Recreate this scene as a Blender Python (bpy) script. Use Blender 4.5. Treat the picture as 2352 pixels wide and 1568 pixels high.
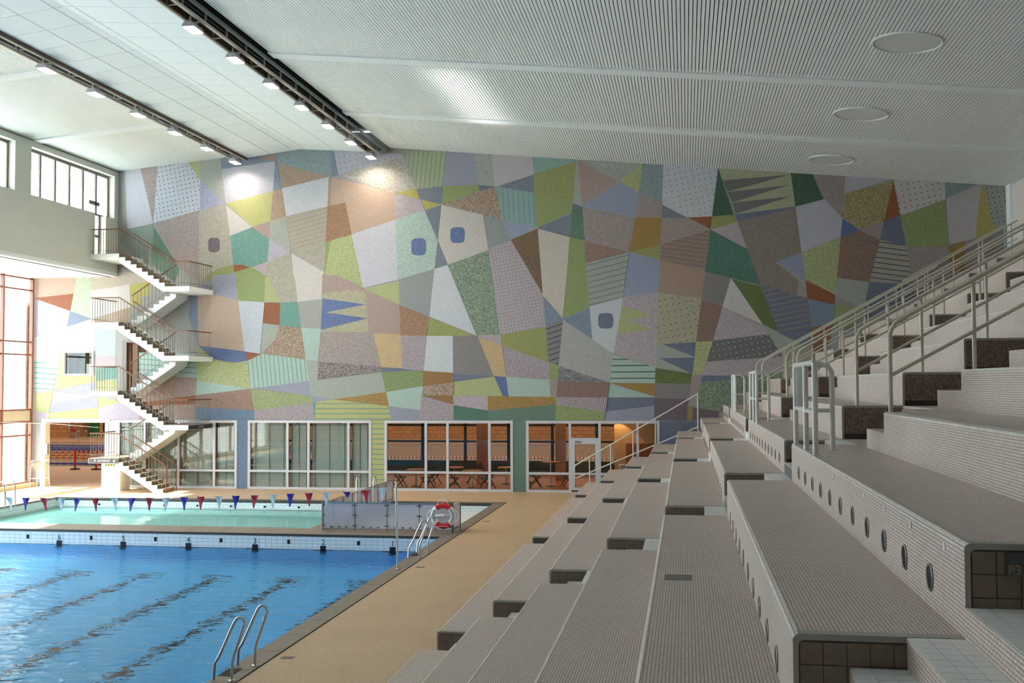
import bpy, math, random
from mathutils import Vector, Matrix
# parameters
SKY = 10.5
SUN = 34.0
EXPO = 0.50
WAVE = 0.9
LAMP = 48.0
HALL2 = 4500.0
YFAC = 16.0
GLINT = 36.0
random.seed(7)
for o in list(bpy.data.objects): bpy.data.objects.remove(o)
scene = bpy.context.scene
COL = scene.collection

# ------------------------------------------------------------------ camera
EYE = (0.0, 0.0, 4.35)
FPX = 2473.8
cam_d = bpy.data.cameras.new('camera'); cam = bpy.data.objects.new('camera', cam_d); COL.objects.link(cam)
cam_d.sensor_width = 36.0; cam_d.lens = FPX * 36.0 / 2352.0; cam_d.clip_end = 500
# rows: world X, Y, Z axes in camera (right, up, forward) coordinates
RX = (0.98725157, 0.01027317, -0.15883575); RY = (0.15911599, -0.03828355, 0.98651734); RZ = (-0.00405386, 0.99921411, 0.03943012)
cam.matrix_world = Matrix(((RX[0], RX[1], -RX[2], EYE[0]), (RY[0], RY[1], -RY[2], EYE[1]), (RZ[0], RZ[1], -RZ[2], EYE[2]), (0, 0, 0, 1)))
scene.camera = cam

# ------------------------------------------------------------------ light and exposure
world = bpy.data.worlds.new('sky'); scene.world = world; world.use_nodes = True
bg = world.node_tree.nodes['Background']; bg.inputs[0].default_value = (0.80, 0.91, 1.0, 1); bg.inputs[1].default_value = SKY
sun_d = bpy.data.lights.new('sun', 'SUN'); sun_d.energy = SUN; sun_d.angle = 0.009; sun_d.color = (1.0, 0.95, 0.87)
sun = bpy.data.objects.new('sun', sun_d); COL.objects.link(sun)
sun.rotation_euler = Vector((1.0, -0.012, -0.98)).to_track_quat('-Z', 'Y').to_euler()

def portal(name, loc, sy, sz):
    d = bpy.data.lights.new(name, 'AREA'); d.shape = 'RECTANGLE'; d.size = sy; d.size_y = sz
    d.cycles.is_portal = True
    o = bpy.data.objects.new(name, d); COL.objects.link(o); o.location = loc
    o.rotation_euler = (0, -math.pi / 2, 0) if False else Vector((1, 0, 0)).to_track_quat('-Z', 'Z').to_euler()
    # local X runs along world Y
    return o
portal('facade_portal', (-28.30, (43.1+YFAC)/2, 4.6), 43.1-YFAC, 8.9)
portal('clerestory_portal', (-24.75, 19.5, 12.45), 47.0, 2.0)

# added area light imitating sun mirrored off the shallow pool onto the ceiling
gl_d = bpy.data.lights.new('water_glint_stand_in', 'AREA'); gl_d.shape = 'RECTANGLE'; gl_d.size = 6.6; gl_d.size_y = 1.6; gl_d.energy = GLINT; gl_d.spread = math.radians(5); gl_d.color = (1.0, 0.97, 0.92)
gl_o = bpy.data.objects.new('water_glint_stand_in', gl_d); COL.objects.link(gl_o); gl_o.location = (-20.6, 34.7, -0.30)
gl_o.rotation_euler = Vector((1.0, -0.03, 0.98)).to_track_quat('-Z', 'Y').to_euler()
vs = scene.view_settings
vs.view_transform = 'Standard'; vs.look = 'None'; vs.gamma = 1.0; vs.use_curve_mapping = False
vs.exposure = EXPO
cy = scene.cycles
cy.max_bounces = 9; cy.diffuse_bounces = 5; cy.glossy_bounces = 4; cy.transmission_bounces = 6; cy.transparent_max_bounces = 16
cy.caustics_reflective = False; cy.caustics_refractive = True
cy.sample_clamp_indirect = 6.0; cy.use_denoising = True

# ------------------------------------------------------------------ materials
MATS = {}
def srgb(c):
    return tuple(((v / 255.0) / 12.92 if v / 255.0 <= 0.04045 else ((v / 255.0 + 0.055) / 1.055) ** 2.4) for v in c) + (1.0,)
class NT:
    def __init__(s, name):
        s.m = bpy.data.materials.new(name); s.m.use_nodes = True; s.t = s.m.node_tree; s.b = s.t.nodes['Principled BSDF']
    def n(s, kind, **kw):
        nd = s.t.nodes.new(kind)
        for k, v in kw.items(): setattr(nd, k, v)
        return nd
    def l(s, a, b): s.t.links.new(a, b)
    def math(s, op, a, b=None, c=None):
        nd = s.n('ShaderNodeMath', operation=op)
        for i, v in enumerate((a, b, c)):
            if v is None: continue
            if isinstance(v, (int, float)): nd.inputs[i].default_value = v
            else: s.l(v, nd.inputs[i])
        return nd.outputs[0]
    def mix(s, fac, a, b):
        nd = s.n('ShaderNodeMix', data_type='RGBA')
        for sock, v in ((nd.inputs[0], fac), (nd.inputs[6], a), (nd.inputs[7], b)):
            if isinstance(v, (int, float)): sock.default_value = v
            elif isinstance(v, tuple): sock.default_value = v
            else: s.l(v, sock)
        return nd.outputs[2]
    def pos(s):
        g = s.n('ShaderNodeNewGeometry'); x = s.n('ShaderNodeSeparateXYZ'); s.l(g.outputs['Position'], x.inputs[0]); return g, x
def mat(name, col, rough=0.5, metal=0.0, spec=0.5, var=0.0, scale=6.0, emit=None, es=0.0, bump=0.0):
    if name in MATS: return MATS[name]
    t = NT(name); c = srgb(col)
    t.b.inputs['Base Color'].default_value = c; t.b.inputs['Roughness'].default_value = rough
    t.b.inputs['Metallic'].default_value = metal; t.b.inputs['Specular IOR Level'].default_value = spec
    if var or bump:
        g, x = t.pos(); nz = t.n('ShaderNodeTexNoise'); nz.inputs['Scale'].default_value = scale; nz.inputs['Detail'].default_value = 3
        t.l(g.outputs['Position'], nz.inputs['Vector'])
        if var:
            dk = tuple(v * (1 - var) for v in c[:3]) + (1,); lt = tuple(min(1, v * (1 + var)) for v in c[:3]) + (1,)
            t.l(t.mix(nz.outputs[0], dk, lt), t.b.inputs['Base Color'])
        if bump:
            bp = t.n('ShaderNodeBump'); bp.inputs['Strength'].default_value = bump; bp.inputs['Distance'].default_value = 0.01
            t.l(nz.outputs[0], bp.inputs['Height']); t.l(bp.outputs[0], t.b.inputs['Normal'])
    if emit:
        t.b.inputs['Emission Color'].default_value = srgb(emit); t.b.inputs['Emission Strength'].default_value = es
    MATS[name] = t.m; return t.m
def brickmat(name, tile, tile2, grout, w, h, mortar, rough=0.45, bump=0.25, spec=0.35, big=None, biglight=0.12):
    """small tiles laid along the surface: mapping follows the face direction, in metres"""
    if name in MATS: return MATS[name]
    t = NT(name); g, x = t.pos()
    nn = t.n('ShaderNodeSeparateXYZ'); t.l(g.outputs['True Normal'], nn.inputs[0])
    up = t.math('GREATER_THAN', t.math('ABSOLUTE', nn.outputs[2]), 0.6)
    sx = t.math('GREATER_THAN', t.math('ABSOLUTE', nn.outputs[0]), 0.6)
    X, Y, Z = x.outputs
    def sel(f, a, b):
        return t.math('ADD', t.math('MULTIPLY', f, a), t.math('MULTIPLY', t.math('SUBTRACT', 1.0, f), b))
    u = sel(up, Y, sel(sx, Y, X)); v = sel(up, X, Z)
    cb = t.n('ShaderNodeCombineXYZ'); t.l(u, cb.inputs[0]); t.l(v, cb.inputs[1])
    br = t.n('ShaderNodeTexBrick'); t.l(cb.outputs[0], br.inputs['Vector'])
    br.inputs['Scale'].default_value = 1.0; br.inputs['Brick Width'].default_value = w; br.inputs['Row Height'].default_value = h
    br.inputs['Mortar Size'].default_value = mortar; br.inputs['Mortar Smooth'].default_value = 0.2; br.inputs['Bias'].default_value = 0.0
    br.inputs['Color1'].default_value = srgb(tile); br.inputs['Color2'].default_value = srgb(tile2); br.inputs['Mortar'].default_value = srgb(grout)
    nz = t.n('ShaderNodeTexNoise'); nz.inputs['Scale'].default_value = big or 0.9; nz.inputs['Detail'].default_value = 4; t.l(g.outputs['Position'], nz.inputs['Vector'])
    f = t.math('ADD', t.math('MULTIPLY', nz.outputs[0], 2 * biglight), 1 - biglight)
    mx = t.n('ShaderNodeMix', data_type='RGBA', blend_type='MULTIPLY'); mx.inputs[0].default_value = 1.0
    t.l(br.outputs['Color'], mx.inputs[6]); cc = t.n('ShaderNodeCombineXYZ')
    for i in range(3): t.l(f, cc.inputs[i])
    t.l(cc.outputs[0], mx.inputs[7]); t.l(mx.outputs[2], t.b.inputs['Base Color'])
    t.b.inputs['Roughness'].default_value = rough; t.b.inputs['Specular IOR Level'].default_value = spec
    if bump:
        bp = t.n('ShaderNodeBump'); bp.inputs['Strength'].default_value = bump; bp.inputs['Distance'].default_value = 0.004; bp.invert = True
        t.l(br.outputs['Fac'], bp.inputs['Height']); t.l(bp.outputs[0], t.b.inputs['Normal'])
    MATS[name] = t.m; return t.m
def glassmat(name, tint=(235, 240, 240), refl=1.0, haze=0.0, hazecol=(200, 200, 215)):
    if name in MATS: return MATS[name]
    t = NT(name); out = [n for n in t.t.nodes if n.type == 'OUTPUT_MATERIAL'][0]
    tr = t.n('ShaderNodeBsdfTransparent'); tr.inputs[0].default_value = srgb(tint)
    gl = t.n('ShaderNodeBsdfGlossy'); gl.inputs['Roughness'].default_value = 0.02
    lw = t.n('ShaderNodeLayerWeight'); lw.inputs[0].default_value = 0.5
    sch = t.math('ADD', t.math('MULTIPLY', t.math('POWER', lw.outputs['Facing'], 5.0), 0.95), 0.045)
    mx = t.n('ShaderNodeMixShader'); t.l(t.math('MULTIPLY', sch, refl), mx.inputs[0])
    if haze:
        df = t.n('ShaderNodeBsdfDiffuse'); df.inputs[0].default_value = srgb(hazecol)
        m2 = t.n('ShaderNodeMixShader'); m2.inputs[0].default_value = haze; t.l(tr.outputs[0], m2.inputs[1]); t.l(df.outputs[0], m2.inputs[2])
        t.l(m2.outputs[0], mx.inputs[1])
    else: t.l(tr.outputs[0], mx.inputs[1])
    t.l(gl.outputs[0], mx.inputs[2]); t.l(mx.outputs[0], out.inputs[0]); t.t.nodes.remove(t.b)
    MATS[name] = t.m; return t.m
def watermat(name, scale, strength, stretch=(1, 1, 1), dist=0.05, refl=0.5):
    t = NT(name); out = [n for n in t.t.nodes if n.type == 'OUTPUT_MATERIAL'][0]
    rf = t.n('ShaderNodeBsdfRefraction'); rf.inputs['IOR'].default_value = 1.333; rf.inputs['Roughness'].default_value = 0.0
    rf.inputs[0].default_value = (0.97, 0.99, 1.0, 1)
    gl = t.n('ShaderNodeBsdfGlossy'); gl.inputs['Roughness'].default_value = 0.03
    fr = t.n('ShaderNodeFresnel'); fr.inputs[0].default_value = 1.333
    g, x = t.pos(); mp = t.n('ShaderNodeMapping'); mp.inputs['Scale'].default_value = stretch; t.l(g.outputs['Position'], mp.inputs[0])
    nz = t.n('ShaderNodeTexNoise'); nz.inputs['Scale'].default_value = scale; nz.inputs['Detail'].default_value = 2.5; nz.inputs['Distortion'].default_value = 0.6
    t.l(mp.outputs[0], nz.inputs['Vector'])
    bp = t.n('ShaderNodeBump'); bp.inputs['Strength'].default_value = strength; bp.inputs['Distance'].default_value = dist; t.l(nz.outputs[0], bp.inputs['Height'])
    for nd in (rf, gl, fr): t.l(bp.outputs[0], nd.inputs['Normal'])
    mx = t.n('ShaderNodeMixShader'); t.l(t.math('MULTIPLY', fr.outputs[0], refl), mx.inputs[0]); t.l(rf.outputs[0], mx.inputs[1]); t.l(gl.outputs[0], mx.inputs[2]); t.l(mx.outputs[0], out.inputs[0]); t.t.nodes.remove(t.b)
    return t.m

PAL = dict(white=(214,220,226), bluewhite=(205,214,226), lilacwhite=(212,210,224), pinkwhite=(226,214,206), lavwhite=(198,198,214), mauvewhite=(208,198,200), cream=(220,210,196), cream2=(226,208,182),
 greige=(176,176,166), sage=(178,186,168), sagegreen=(190,208,170), sand=(206,188,160), beige=(190,180,155), khaki=(196,186,138), taupe=(160,140,120), greytaupe=(150,143,138), grey=(160,166,164), greydk=(122,122,118),
 lime=(192,202,112), limepale=(186,194,136), limeyellow=(206,204,100), limegreen=(160,182,88), yellow=(208,194,62), olive=(172,176,76), mossgreen=(112,136,48), green=(92,150,112), green2=(102,150,118), dkgreen=(62,118,80), greenspk=(94,158,124), tealgreen=(74,142,112), greenblue=(140,168,152),
 teal=(100,176,156), tealmint=(140,192,176), mint=(176,214,194), tealgrey=(142,172,172), steel=(130,154,184), steelblue=(104,144,186), slate=(128,142,160), slateblue=(116,128,158), blue=(92,122,192), periw=(158,170,206), navy=(66,76,112), navyspk=(98,110,150), lav=(172,174,214), lavgrey=(166,168,194), lilac=(196,184,206),
 tan=(196,156,118), dktan=(188,130,82), brown=(146,106,62), peach=(216,174,142), peachy=(230,184,112), rose=(194,158,142), rosebrown=(166,122,98), brownrose=(168,130,108), mauve=(182,158,150), pink=(200,178,184), plum=(126,102,114), plumspk=(122,96,124), rust=(190,92,36), rustspk=(182,132,104), amber=(198,142,42), amberdk=(184,120,44), mustard=(182,156,56), whitespk=(190,188,180))
for _k, _c in list(PAL.items()):
    _g = 0.3*_c[0]+0.5*_c[1]+0.2*_c[2]
    PAL[_k] = tuple((v + (_g+dv-v)*0.38)*0.825 for v, dv in zip(_c, (2, -2, 6)))
def facetmat(spec):
    key = 'mosaic_' + spec.replace('|', '_').replace(',', '_')
    if key in MATS: return MATS[key]
    t = NT(key); base, _, pat = spec.partition('|'); c = srgb(PAL[base]); g, x = t.pos()
    flat = t.n('ShaderNodeCombineXYZ'); t.l(x.outputs[0], flat.inputs[0]); t.l(x.outputs[2], flat.inputs[1])
    vo = t.n('ShaderNodeTexVoronoi', voronoi_dimensions='2D'); vo.inputs['Scale'].default_value = 33; t.l(flat.outputs[0], vo.inputs['Vector'])
    r = t.n('ShaderNodeSeparateColor'); t.l(vo.outputs['Color'], r.inputs[0])
    amp = {'s': 0.2, 'S': 0.34}.get(pat, 0.09)
    dk = tuple(v * (1 - amp) for v in c[:3]) + (1,); lt = tuple(min(1, v * (1 + amp) + 0.04 * amp) for v in c[:3]) + (1,)
    if pat == 'S': lt = tuple(0.68 * a + 0.32 * b for a, b in zip(c[:3], srgb((226, 212, 186))[:3])) + (1,)
    col = t.mix(r.outputs[0], dk, lt)
    nz = t.n('ShaderNodeTexNoise'); nz.inputs['Scale'].default_value = 0.8; t.l(g.outputs['Position'], nz.inputs['Vector'])
    if pat[:1] == 'd':
        _, dc, sp = pat.split(','); k = 57.5 / float(sp)
        a = 0.18; u = t.math('ADD', t.math('MULTIPLY', x.outputs[0], k * math.cos(a)), t.math('MULTIPLY', x.outputs[2], k * math.sin(a)))
        v = t.math('ADD', t.math('MULTIPLY', x.outputs[2], k * math.cos(a)), t.math('MULTIPLY', x.outputs[0], -k * math.sin(a)))
        if float(sp) < 6: v = t.math('ADD', v, t.math('MULTIPLY', r.outputs[1], 0.35))
        du = t.math('SUBTRACT', t.math('FRACT', u), 0.5); dv = t.math('SUBTRACT', t.math('FRACT', v), 0.5)
        d2 = t.math('ADD', t.math('MULTIPLY', du, du), t.math('MULTIPLY', dv, dv))
        rad = (0.024 * k) if float(sp) > 6 else 0.26
        col = t.mix(t.math('LESS_THAN', d2, rad * rad), col, srgb(PAL[dc]))
    elif pat[:2] in ('hl', 'vl'):
        kind, lc, sp, ang = pat.split(','); k = 57.5 / float(sp); a = math.radians(float(ang))
        if kind == 'hl': u = t.math('SUBTRACT', t.math('MULTIPLY', x.outputs[2], k * math.cos(a)), t.math('MULTIPLY', x.outputs[0], k * math.sin(a)))
        else: u = t.math('SUBTRACT', t.math('MULTIPLY', x.outputs[0], k * math.cos(a)), t.math('MULTIPLY', x.outputs[2], k * math.sin(a)))
        col = t.mix(t.math('LESS_THAN', t.math('FRACT', u), 0.17), col, srgb(PAL[lc]))
    t.l(col, t.b.inputs['Base Color']); t.b.inputs['Roughness'].default_value = 0.6; t.b.inputs['Specular IOR Level'].default_value = 0.3
    MATS[key] = t.m; return t.m

# ------------------------------------------------------------------ mesh helpers
class MB:
    def __init__(s): s.v = []; s.f = []
    def add(s, v, f):
        b = len(s.v); s.v += [tuple(p) for p in v]; s.f += [tuple(i + b for i in q) for q in f]; return s
    def box(s, x0, x1, y0, y1, z0, z1):
        return s.add([(x0,y0,z0),(x1,y0,z0),(x1,y1,z0),(x0,y1,z0),(x0,y0,z1),(x1,y0,z1),(x1,y1,z1),(x0,y1,z1)],
                     [(0,3,2,1),(4,5,6,7),(0,1,5,4),(1,2,6,5),(2,3,7,6),(3,0,4,7)])
    def prism(s, prof, axis, a0, a1):
        """prof: 2D points; axis 'y' -> (x,z) profile, 'x' -> (y,z), 'z' -> (x,y)"""
        n = len(prof)
        ar = sum(prof[i-1][0]*prof[i][1]-prof[i][0]*prof[i-1][1] for i in range(n))
        if ar < 0: prof = prof[::-1]
        mk = {'y': lambda p, a: (p[0], a, p[1]), 'x': lambda p, a: (a, p[0], p[1]), 'z': lambda p, a: (p[0], p[1], a)}[axis]
        v = [mk(p, a0) for p in prof] + [mk(p, a1) for p in prof]
        f = [tuple(range(n)), tuple(range(2*n-1, n-1, -1))] + [(i, n+i, n+(i+1)%n, (i+1)%n) for i in range(n)]
        if axis != 'y': f = [q[::-1] for q in f]
        return s.add(v, f)
    def beam(s, p, q, w, h):
        p, q = Vector(p), Vector(q); d = (q-p).normalized(); a = d.cross(Vector((0,0,1)))
        if a.length < 1e-3: a = Vector((1,0,0))
        a.normalize(); b = a.cross(d); v = []
        for c in (p, q):
            for i, j in ((-1,-1),(1,-1),(1,1),(-1,1)): v.append(c + a*i*w/2 + b*j*h/2)
        return s.add(v, [(0,3,2,1),(4,5,6,7),(0,1,5,4),(1,2,6,5),(2,3,7,6),(3,0,4,7)])
    def tube(s, path, r, n=8, closed=False):
        P = [Vector(p) for p in path]; m = len(P); v = []; f = []; prev = None
        for i in range(m):
            if closed: d = (P[(i+1)%m]-P[i-1])
            else: d = P[min(i+1, m-1)]-P[max(i-1, 0)]
            d.normalize()
            if prev is None:
                a = d.cross(Vector((0,0,1)))
                if a.length < 1e-3: a = d.cross(Vector((0,1,0)))
            else: a = prev - d*prev.dot(d)
            a.normalize(); prev = a; b = d.cross(a)
            for k in range(n):
                t = 2*math.pi*k/n; v.append(P[i] + (a*math.cos(t) + b*math.sin(t))*r)
        for i in range(m if closed else m-1):
            j = (i+1)%m
            for k in range(n): f.append((i*n+k, i*n+(k+1)%n, j*n+(k+1)%n, j*n+k))
        if not closed: f.append(tuple(range(n-1,-1,-1))); f.append(tuple((m-1)*n+k for k in range(n)))
        return s.add(v, f)
    def lathe(s, prof, c=(0,0,0), n=16):
        """prof: (radius, z) from bottom to top"""
        v = []; f = []; m = len(prof)
        for r, z in prof:
            for k in range(n):
                t = 2*math.pi*k/n; v.append((c[0]+r*math.cos(t), c[1]+r*math.sin(t), c[2]+z))
        for i in range(m-1):
            for k in range(n): f.append((i*n+k, i*n+(k+1)%n, (i+1)*n+(k+1)%n, (i+1)*n+k))
        f.append(tuple(range(n-1,-1,-1))); f.append(tuple((m-1)*n+k for k in range(n)))
        return s.add(v, f)
    def mesh(s, name, m, smooth=False):
        me = bpy.data.meshes.new(name); me.from_pydata(s.v, [], s.f); me.update()
        if m: me.materials.append(m)
        if smooth:
            me.polygons.foreach_set('use_smooth', [True]*len(me.polygons))
            try: me.set_sharp_from_angle(angle=math.radians(40))
            except Exception: pass
        return me
    def build(s, name, m, parent=None, smooth=False, loc=None):
        return place(name, s.mesh(name, m, smooth), parent, loc)
def place(name, me, parent=None, loc=None, rot=None):
    o = bpy.data.objects.new(name, me); COL.objects.link(o)
    if parent: o.parent = parent
    if loc: o.location = loc
    if rot: o.rotation_euler = rot
    return o
def tag(o, label=None, cat=None, group=None, kind=None):
    if label: o['label'] = label
    if cat: o['category'] = cat
    if group: o['group'] = group
    if kind: o['kind'] = kind
    return o
def empty(name, label, cat, loc=(0,0,0), group=None, kind=None):
    o = bpy.data.objects.new(name, None); COL.objects.link(o); o.location = loc; o.empty_display_size = 0.1
    return tag(o, label, cat, group, kind)
def struct(o, label=None): return tag(o, label, None, None, 'structure')
def copy_tree(o, parent=None, loc=None):
    c = o.copy(); COL.objects.link(c); c.parent = parent
    if loc is not None: c.location = loc
    for ch in list(o.children): copy_tree(ch, c)
    return c
def arc(c, r, a0, a1, n, plane='xz', off=0.0):
    out = []
    for i in range(n+1):
        t = math.radians(a0 + (a1-a0)*i/n); p = (c[0]+r*math.cos(t), c[1]+r*math.sin(t))
        out.append(p)
    return out
def text_mesh(txt, size, m, depth=0.003, align='CENTER'):
    cu = bpy.data.curves.new('lettering', 'FONT'); cu.body = txt; cu.size = size; cu.extrude = depth; cu.align_x = align; cu.align_y = 'CENTER'
    o = bpy.data.objects.new('lettering', cu); COL.objects.link(o)
    bpy.context.view_layer.update()
    me = bpy.data.meshes.new_from_object(o.evaluated_get(bpy.context.evaluated_depsgraph_get()))
    bpy.data.objects.remove(o); me.materials.clear(); me.materials.append(m); return me
ORD = ['first', 'second', 'third', 'fourth', 'fifth', 'sixth', 'seventh', 'eighth', 'ninth', 'tenth', 'eleventh', 'twelfth']
# ------------------------------------------------------------------ dimensions (metres)
YW = 43.15            # mosaic wall
XL, XF, XR = -24.22, -28.15, 12.2   # upper left wall, lower glass facade, right wall
YB = -4.0             # wall behind the viewer
def zr(x): return 12.986 - 0.09945 * x        # right ceiling plane
def zl(x): return 15.763 + 0.0879 * x         # left ceiling plane
def zc(x): return 14.28 + (0.118 * (x + 15.97) if x < -15.97 else -0.074 * (x + 15.97))   # white middle panels
WZ = -0.42            # water level, lap pool
WZ2 = -0.34           # water level, shallow pool

m_deck = brickmat('deck_mosaic', (212,178,140), (196,160,124), (136,110,86), 0.055, 0.027, 0.003, rough=0.38, biglight=0.14)
m_tier = brickmat('stand_mosaic', (216,198,188), (202,184,174), (118,105,98), 0.055, 0.024, 0.0028, rough=0.42, biglight=0.08)
m_brown = brickmat('brown_mosaic', (150,124,108), (92,74,66), (84,72,66), 0.026, 0.026, 0.003, rough=0.4, biglight=0.1)
m_white = mat('white_paint', (232,236,234), 0.55)
m_plaster = mat('grey_plaster', (200,200,190), 0.8, var=0.04, scale=2)
m_coping = mat('coping_stone', (118,104,92), 0.5, var=0.22, scale=9, bump=0.15)
m_copedk = mat('coping_edge', (58,54,52), 0.5)
m_tilew = mat('pool_tile', (226,230,236), 0.25)
m_grout = mat('pool_grout', (120,130,142), 0.8)
m_black = mat('black_tile', (16,26,34), 0.3)
m_dark = mat('dark_void', (14,13,12), 0.9)
m_pool = brickmat('pool_floor', (104,204,255), (98,198,255), (84,184,250), 0.2, 0.1, 0.004, rough=0.5, bump=0)
m_pool2 = brickmat('shallow_floor', (186,250,240), (178,246,236), (150,222,214), 0.2, 0.1, 0.004, rough=0.5, bump=0)
m_alu = mat('window_aluminium', (192,192,197), 0.4, 0.1)
m_bronze = mat('bronze_frame', (118,108,100), 0.45, 0.2)
m_rustf = mat('rust_mullion', (136,84,62), 0.5)
m_glass = glassmat('window_glass', (236,240,240), 0.8)
m_glassc = glassmat('cafe_glass', (232,232,228), 0.9)
m_steel = mat('stainless_steel', (196,196,196), 0.22, 1.0)
m_beam = mat('beam_white', (226,232,232), 0.6)

# ------------------------------------------------------------------ floor with the pools cut out
XP0, XP1, YP1 = -26.0, -6.95, 30.2        # lap pool
XK0, XK1, YK0, YK1 = -24.3, -6.95, 31.45, 38.9    # shallow pool
YP0 = 4.0
fl = MB()
fl.box(-6.53, XR, YB, YW+0.3, -0.3, 0.0)
fl.box(XF-0.3, -6.53, 39.25, YW+0.3, -0.3, 0.0)
fl.box(XF-0.3, XK0-0.35, 30.2, 39.25, -0.3, 0.0)
fl.box(XF-0.3, XP0-0.42, YB, 30.2, -0.3, 0.0)
fl.box(XP0-0.42, -6.53, YB, YP0-0.42, -0.3, 0.0)
fl.box(XP0-0.42, XK0-0.35, 30.2, 30.21, -0.3, 0.0)
floor = struct(fl.build('floor', m_deck), 'beige mosaic pool deck around the pools')

# coping slabs, each a piece
def coping(name, label, x0, x1, y0, y1, along, n, top=0.012, dark=None):
    root = empty(name, label, None, kind='structure')
    L = (y1-y0) if along == 'y' else (x1-x0); s = L/n
    dx, dy = ((x1-x0), s-0.012) if along == 'y' else (s-0.012, (y1-y0))
    b = MB().box(-dx/2, dx/2, -dy/2, dy/2, -0.07, 0.0)
    me = b.mesh('coping_slab', m_coping)
    for i in range(n):
        c = (x0+dx/2, y0+s*(i+.5), top) if along == 'y' else (x0+s*(i+.5), (y0+y1)/2, top)
        place('coping_slab', me, root, c)
    return root
c = coping('trim_1', 'brown stone coping along the long side of the lap pool', XP1, -6.55, YP0, 39.25, 'y', 30)
MB().box(-6.55, -6.53, YP0, 39.25, -0.2, -0.004).build('drain_slot', m_dark, c)
c = coping('trim_2', 'brown stone coping between the lap pool and the shallow pool', XP0, XP1, YP1, YK0, 'x', 17)
MB().box(XP0, XP1, YP1-0.015, YP1, -0.055, 0.008).build('coping_edge', m_copedk, c)
c = coping('trim_3', 'dark coping at the far edge of the shallow pool', XK0, -6.53, YK1, 39.25, 'x', 16)
MB().box(XK0, XK1, YK1-0.012, YK1, -0.1, 0.004).build('coping_edge', m_copedk, c)
coping('trim_4', 'pale coping at the end of the shallow pool by the glass facade', XK0-0.35, XK0, YK0-1.25, 39.25, 'y', 8)
coping('trim_5', 'brown stone curb that carries the glass fence', -11.3, -10.82, YK0, YK1, 'y', 8)

# lap pool basin
bz = -2.62
bn = MB(); bn.box(XP0-0.1, XP1+0.1, YP0-0.1, YP1+0.1, bz-0.1, bz)
basin = struct(bn.build('floor_pool', m_pool), 'blue tiled bottom of the lap pool')
wl = MB()
wl.box(XP1, XP1+0.1, YP0, YP1, bz, -0.058); wl.box(XP0-0.1, XP0, YP0, YP1, bz, -0.058); wl.box(XP0, XP1, YP0-0.1, YP0, bz, -0.058)
struct(wl.build('wall_pool_sides', m_pool), 'blue tiled side walls of the lap pool')
wl = MB(); wl.box(XP0, XP1, YP1+0.012, YP1+0.1, bz, -0.0)
wend = struct(wl.build('wall_pool_end', m_grout), 'white tiled end wall of the lap pool with lane numbers')
MB().box(XP0, XP1, YP1, YP1+0.012, bz, -0.56).build('lower_tiling', m_pool, wend)
tw, th = 0.1785, 0.104
NUMX = [-8.36-2.08*i for i in range(6)]
tm = MB().box(-tw/2+.0035, tw/2-.0035, -0.012, 0.004, -th/2+.0035, th/2-.0035).mesh('tile', m_tilew)
x0 = NUMX[0] + tw/2 + tw*7
for r in range(4):
    for i in range(76):
        x = x0 - tw*(i+.5)
        if x < XP0: continue
        if x > XP1 - tw/2: continue
        place('tile', tm, wend, (x, YP1+0.012, -0.062-th*(r+.5)))
far = MB()
for r in range(4):
    x = x0 - tw*76.5
    while x > XP0: far.box(x-tw/2+.0035, x+tw/2-.0035, YP1, YP1+0.012, -0.062-th*(r+1)+.0035, -0.062-th*r-.0035); x -= tw
tag(far.build('tile_rows', m_tilew, wend), kind='stuff')
for i, x in enumerate(NUMX):
    t = text_mesh(str(i+1), 0.225, m_black, 0.001); place('lane_number', t, wend, (x, YP1-0.003, -0.225), (math.pi/2, 0, 0))
    MB().box(x-0.085, x+0.085, YP1-0.014, YP1, -0.46, -0.315).build('lane_mark', m_black, wend)
    MB().box(x-0.3, x+0.3, YP1-0.012, YP1+.002, -0.62, -0.5).build('lane_mark', m_black, wend)
    MB().box(x-0.1, x+0.1, YP1-0.012, YP1+.002, -1.2, -0.5).build('lane_mark', m_black, wend)
    bl = MB(); bl.box(x-0.11, x+0.11, YP0+2.2, 27.7, bz, bz+0.008); bl.box(x-0.5, x+0.5, 27.5, 27.75, bz, bz+0.009)
    bl.build('lane_line', m_black, basin)
sk = MB().box(-0.035, 0.035, -0.02, 0.0, -0.06, 0.06).mesh('overflow_slot', m_dark)
for x in (-19.8, -17.72, -15.65, -13.58, -11.49, -9.38): place('overflow_slot', sk, wend, (x, YP1+0.001, -0.22))
def water(name, label, x0, x1, y0, y1, z, m):
    o = MB(); o.add([(x0,y0,z),(x1,y0,z),(x1,y1,z),(x0,y1,z)], [(0,1,2,3)])
    w = o.build(name, m); tag(w, label, None, None, 'structure'); return w
m_w1 = watermat('lap_water', 2.1, WAVE, (0.8, 1.7, 1.0), 0.09, 0.5)
m_w2 = watermat('shallow_water', 1.2, 0.25, (0.6, 1.4, 1.0), 0.02)
water('water_lap_pool', 'rippled blue water of the lap pool', XP0, XP1, YP0, YP1, WZ, m_w1)

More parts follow.
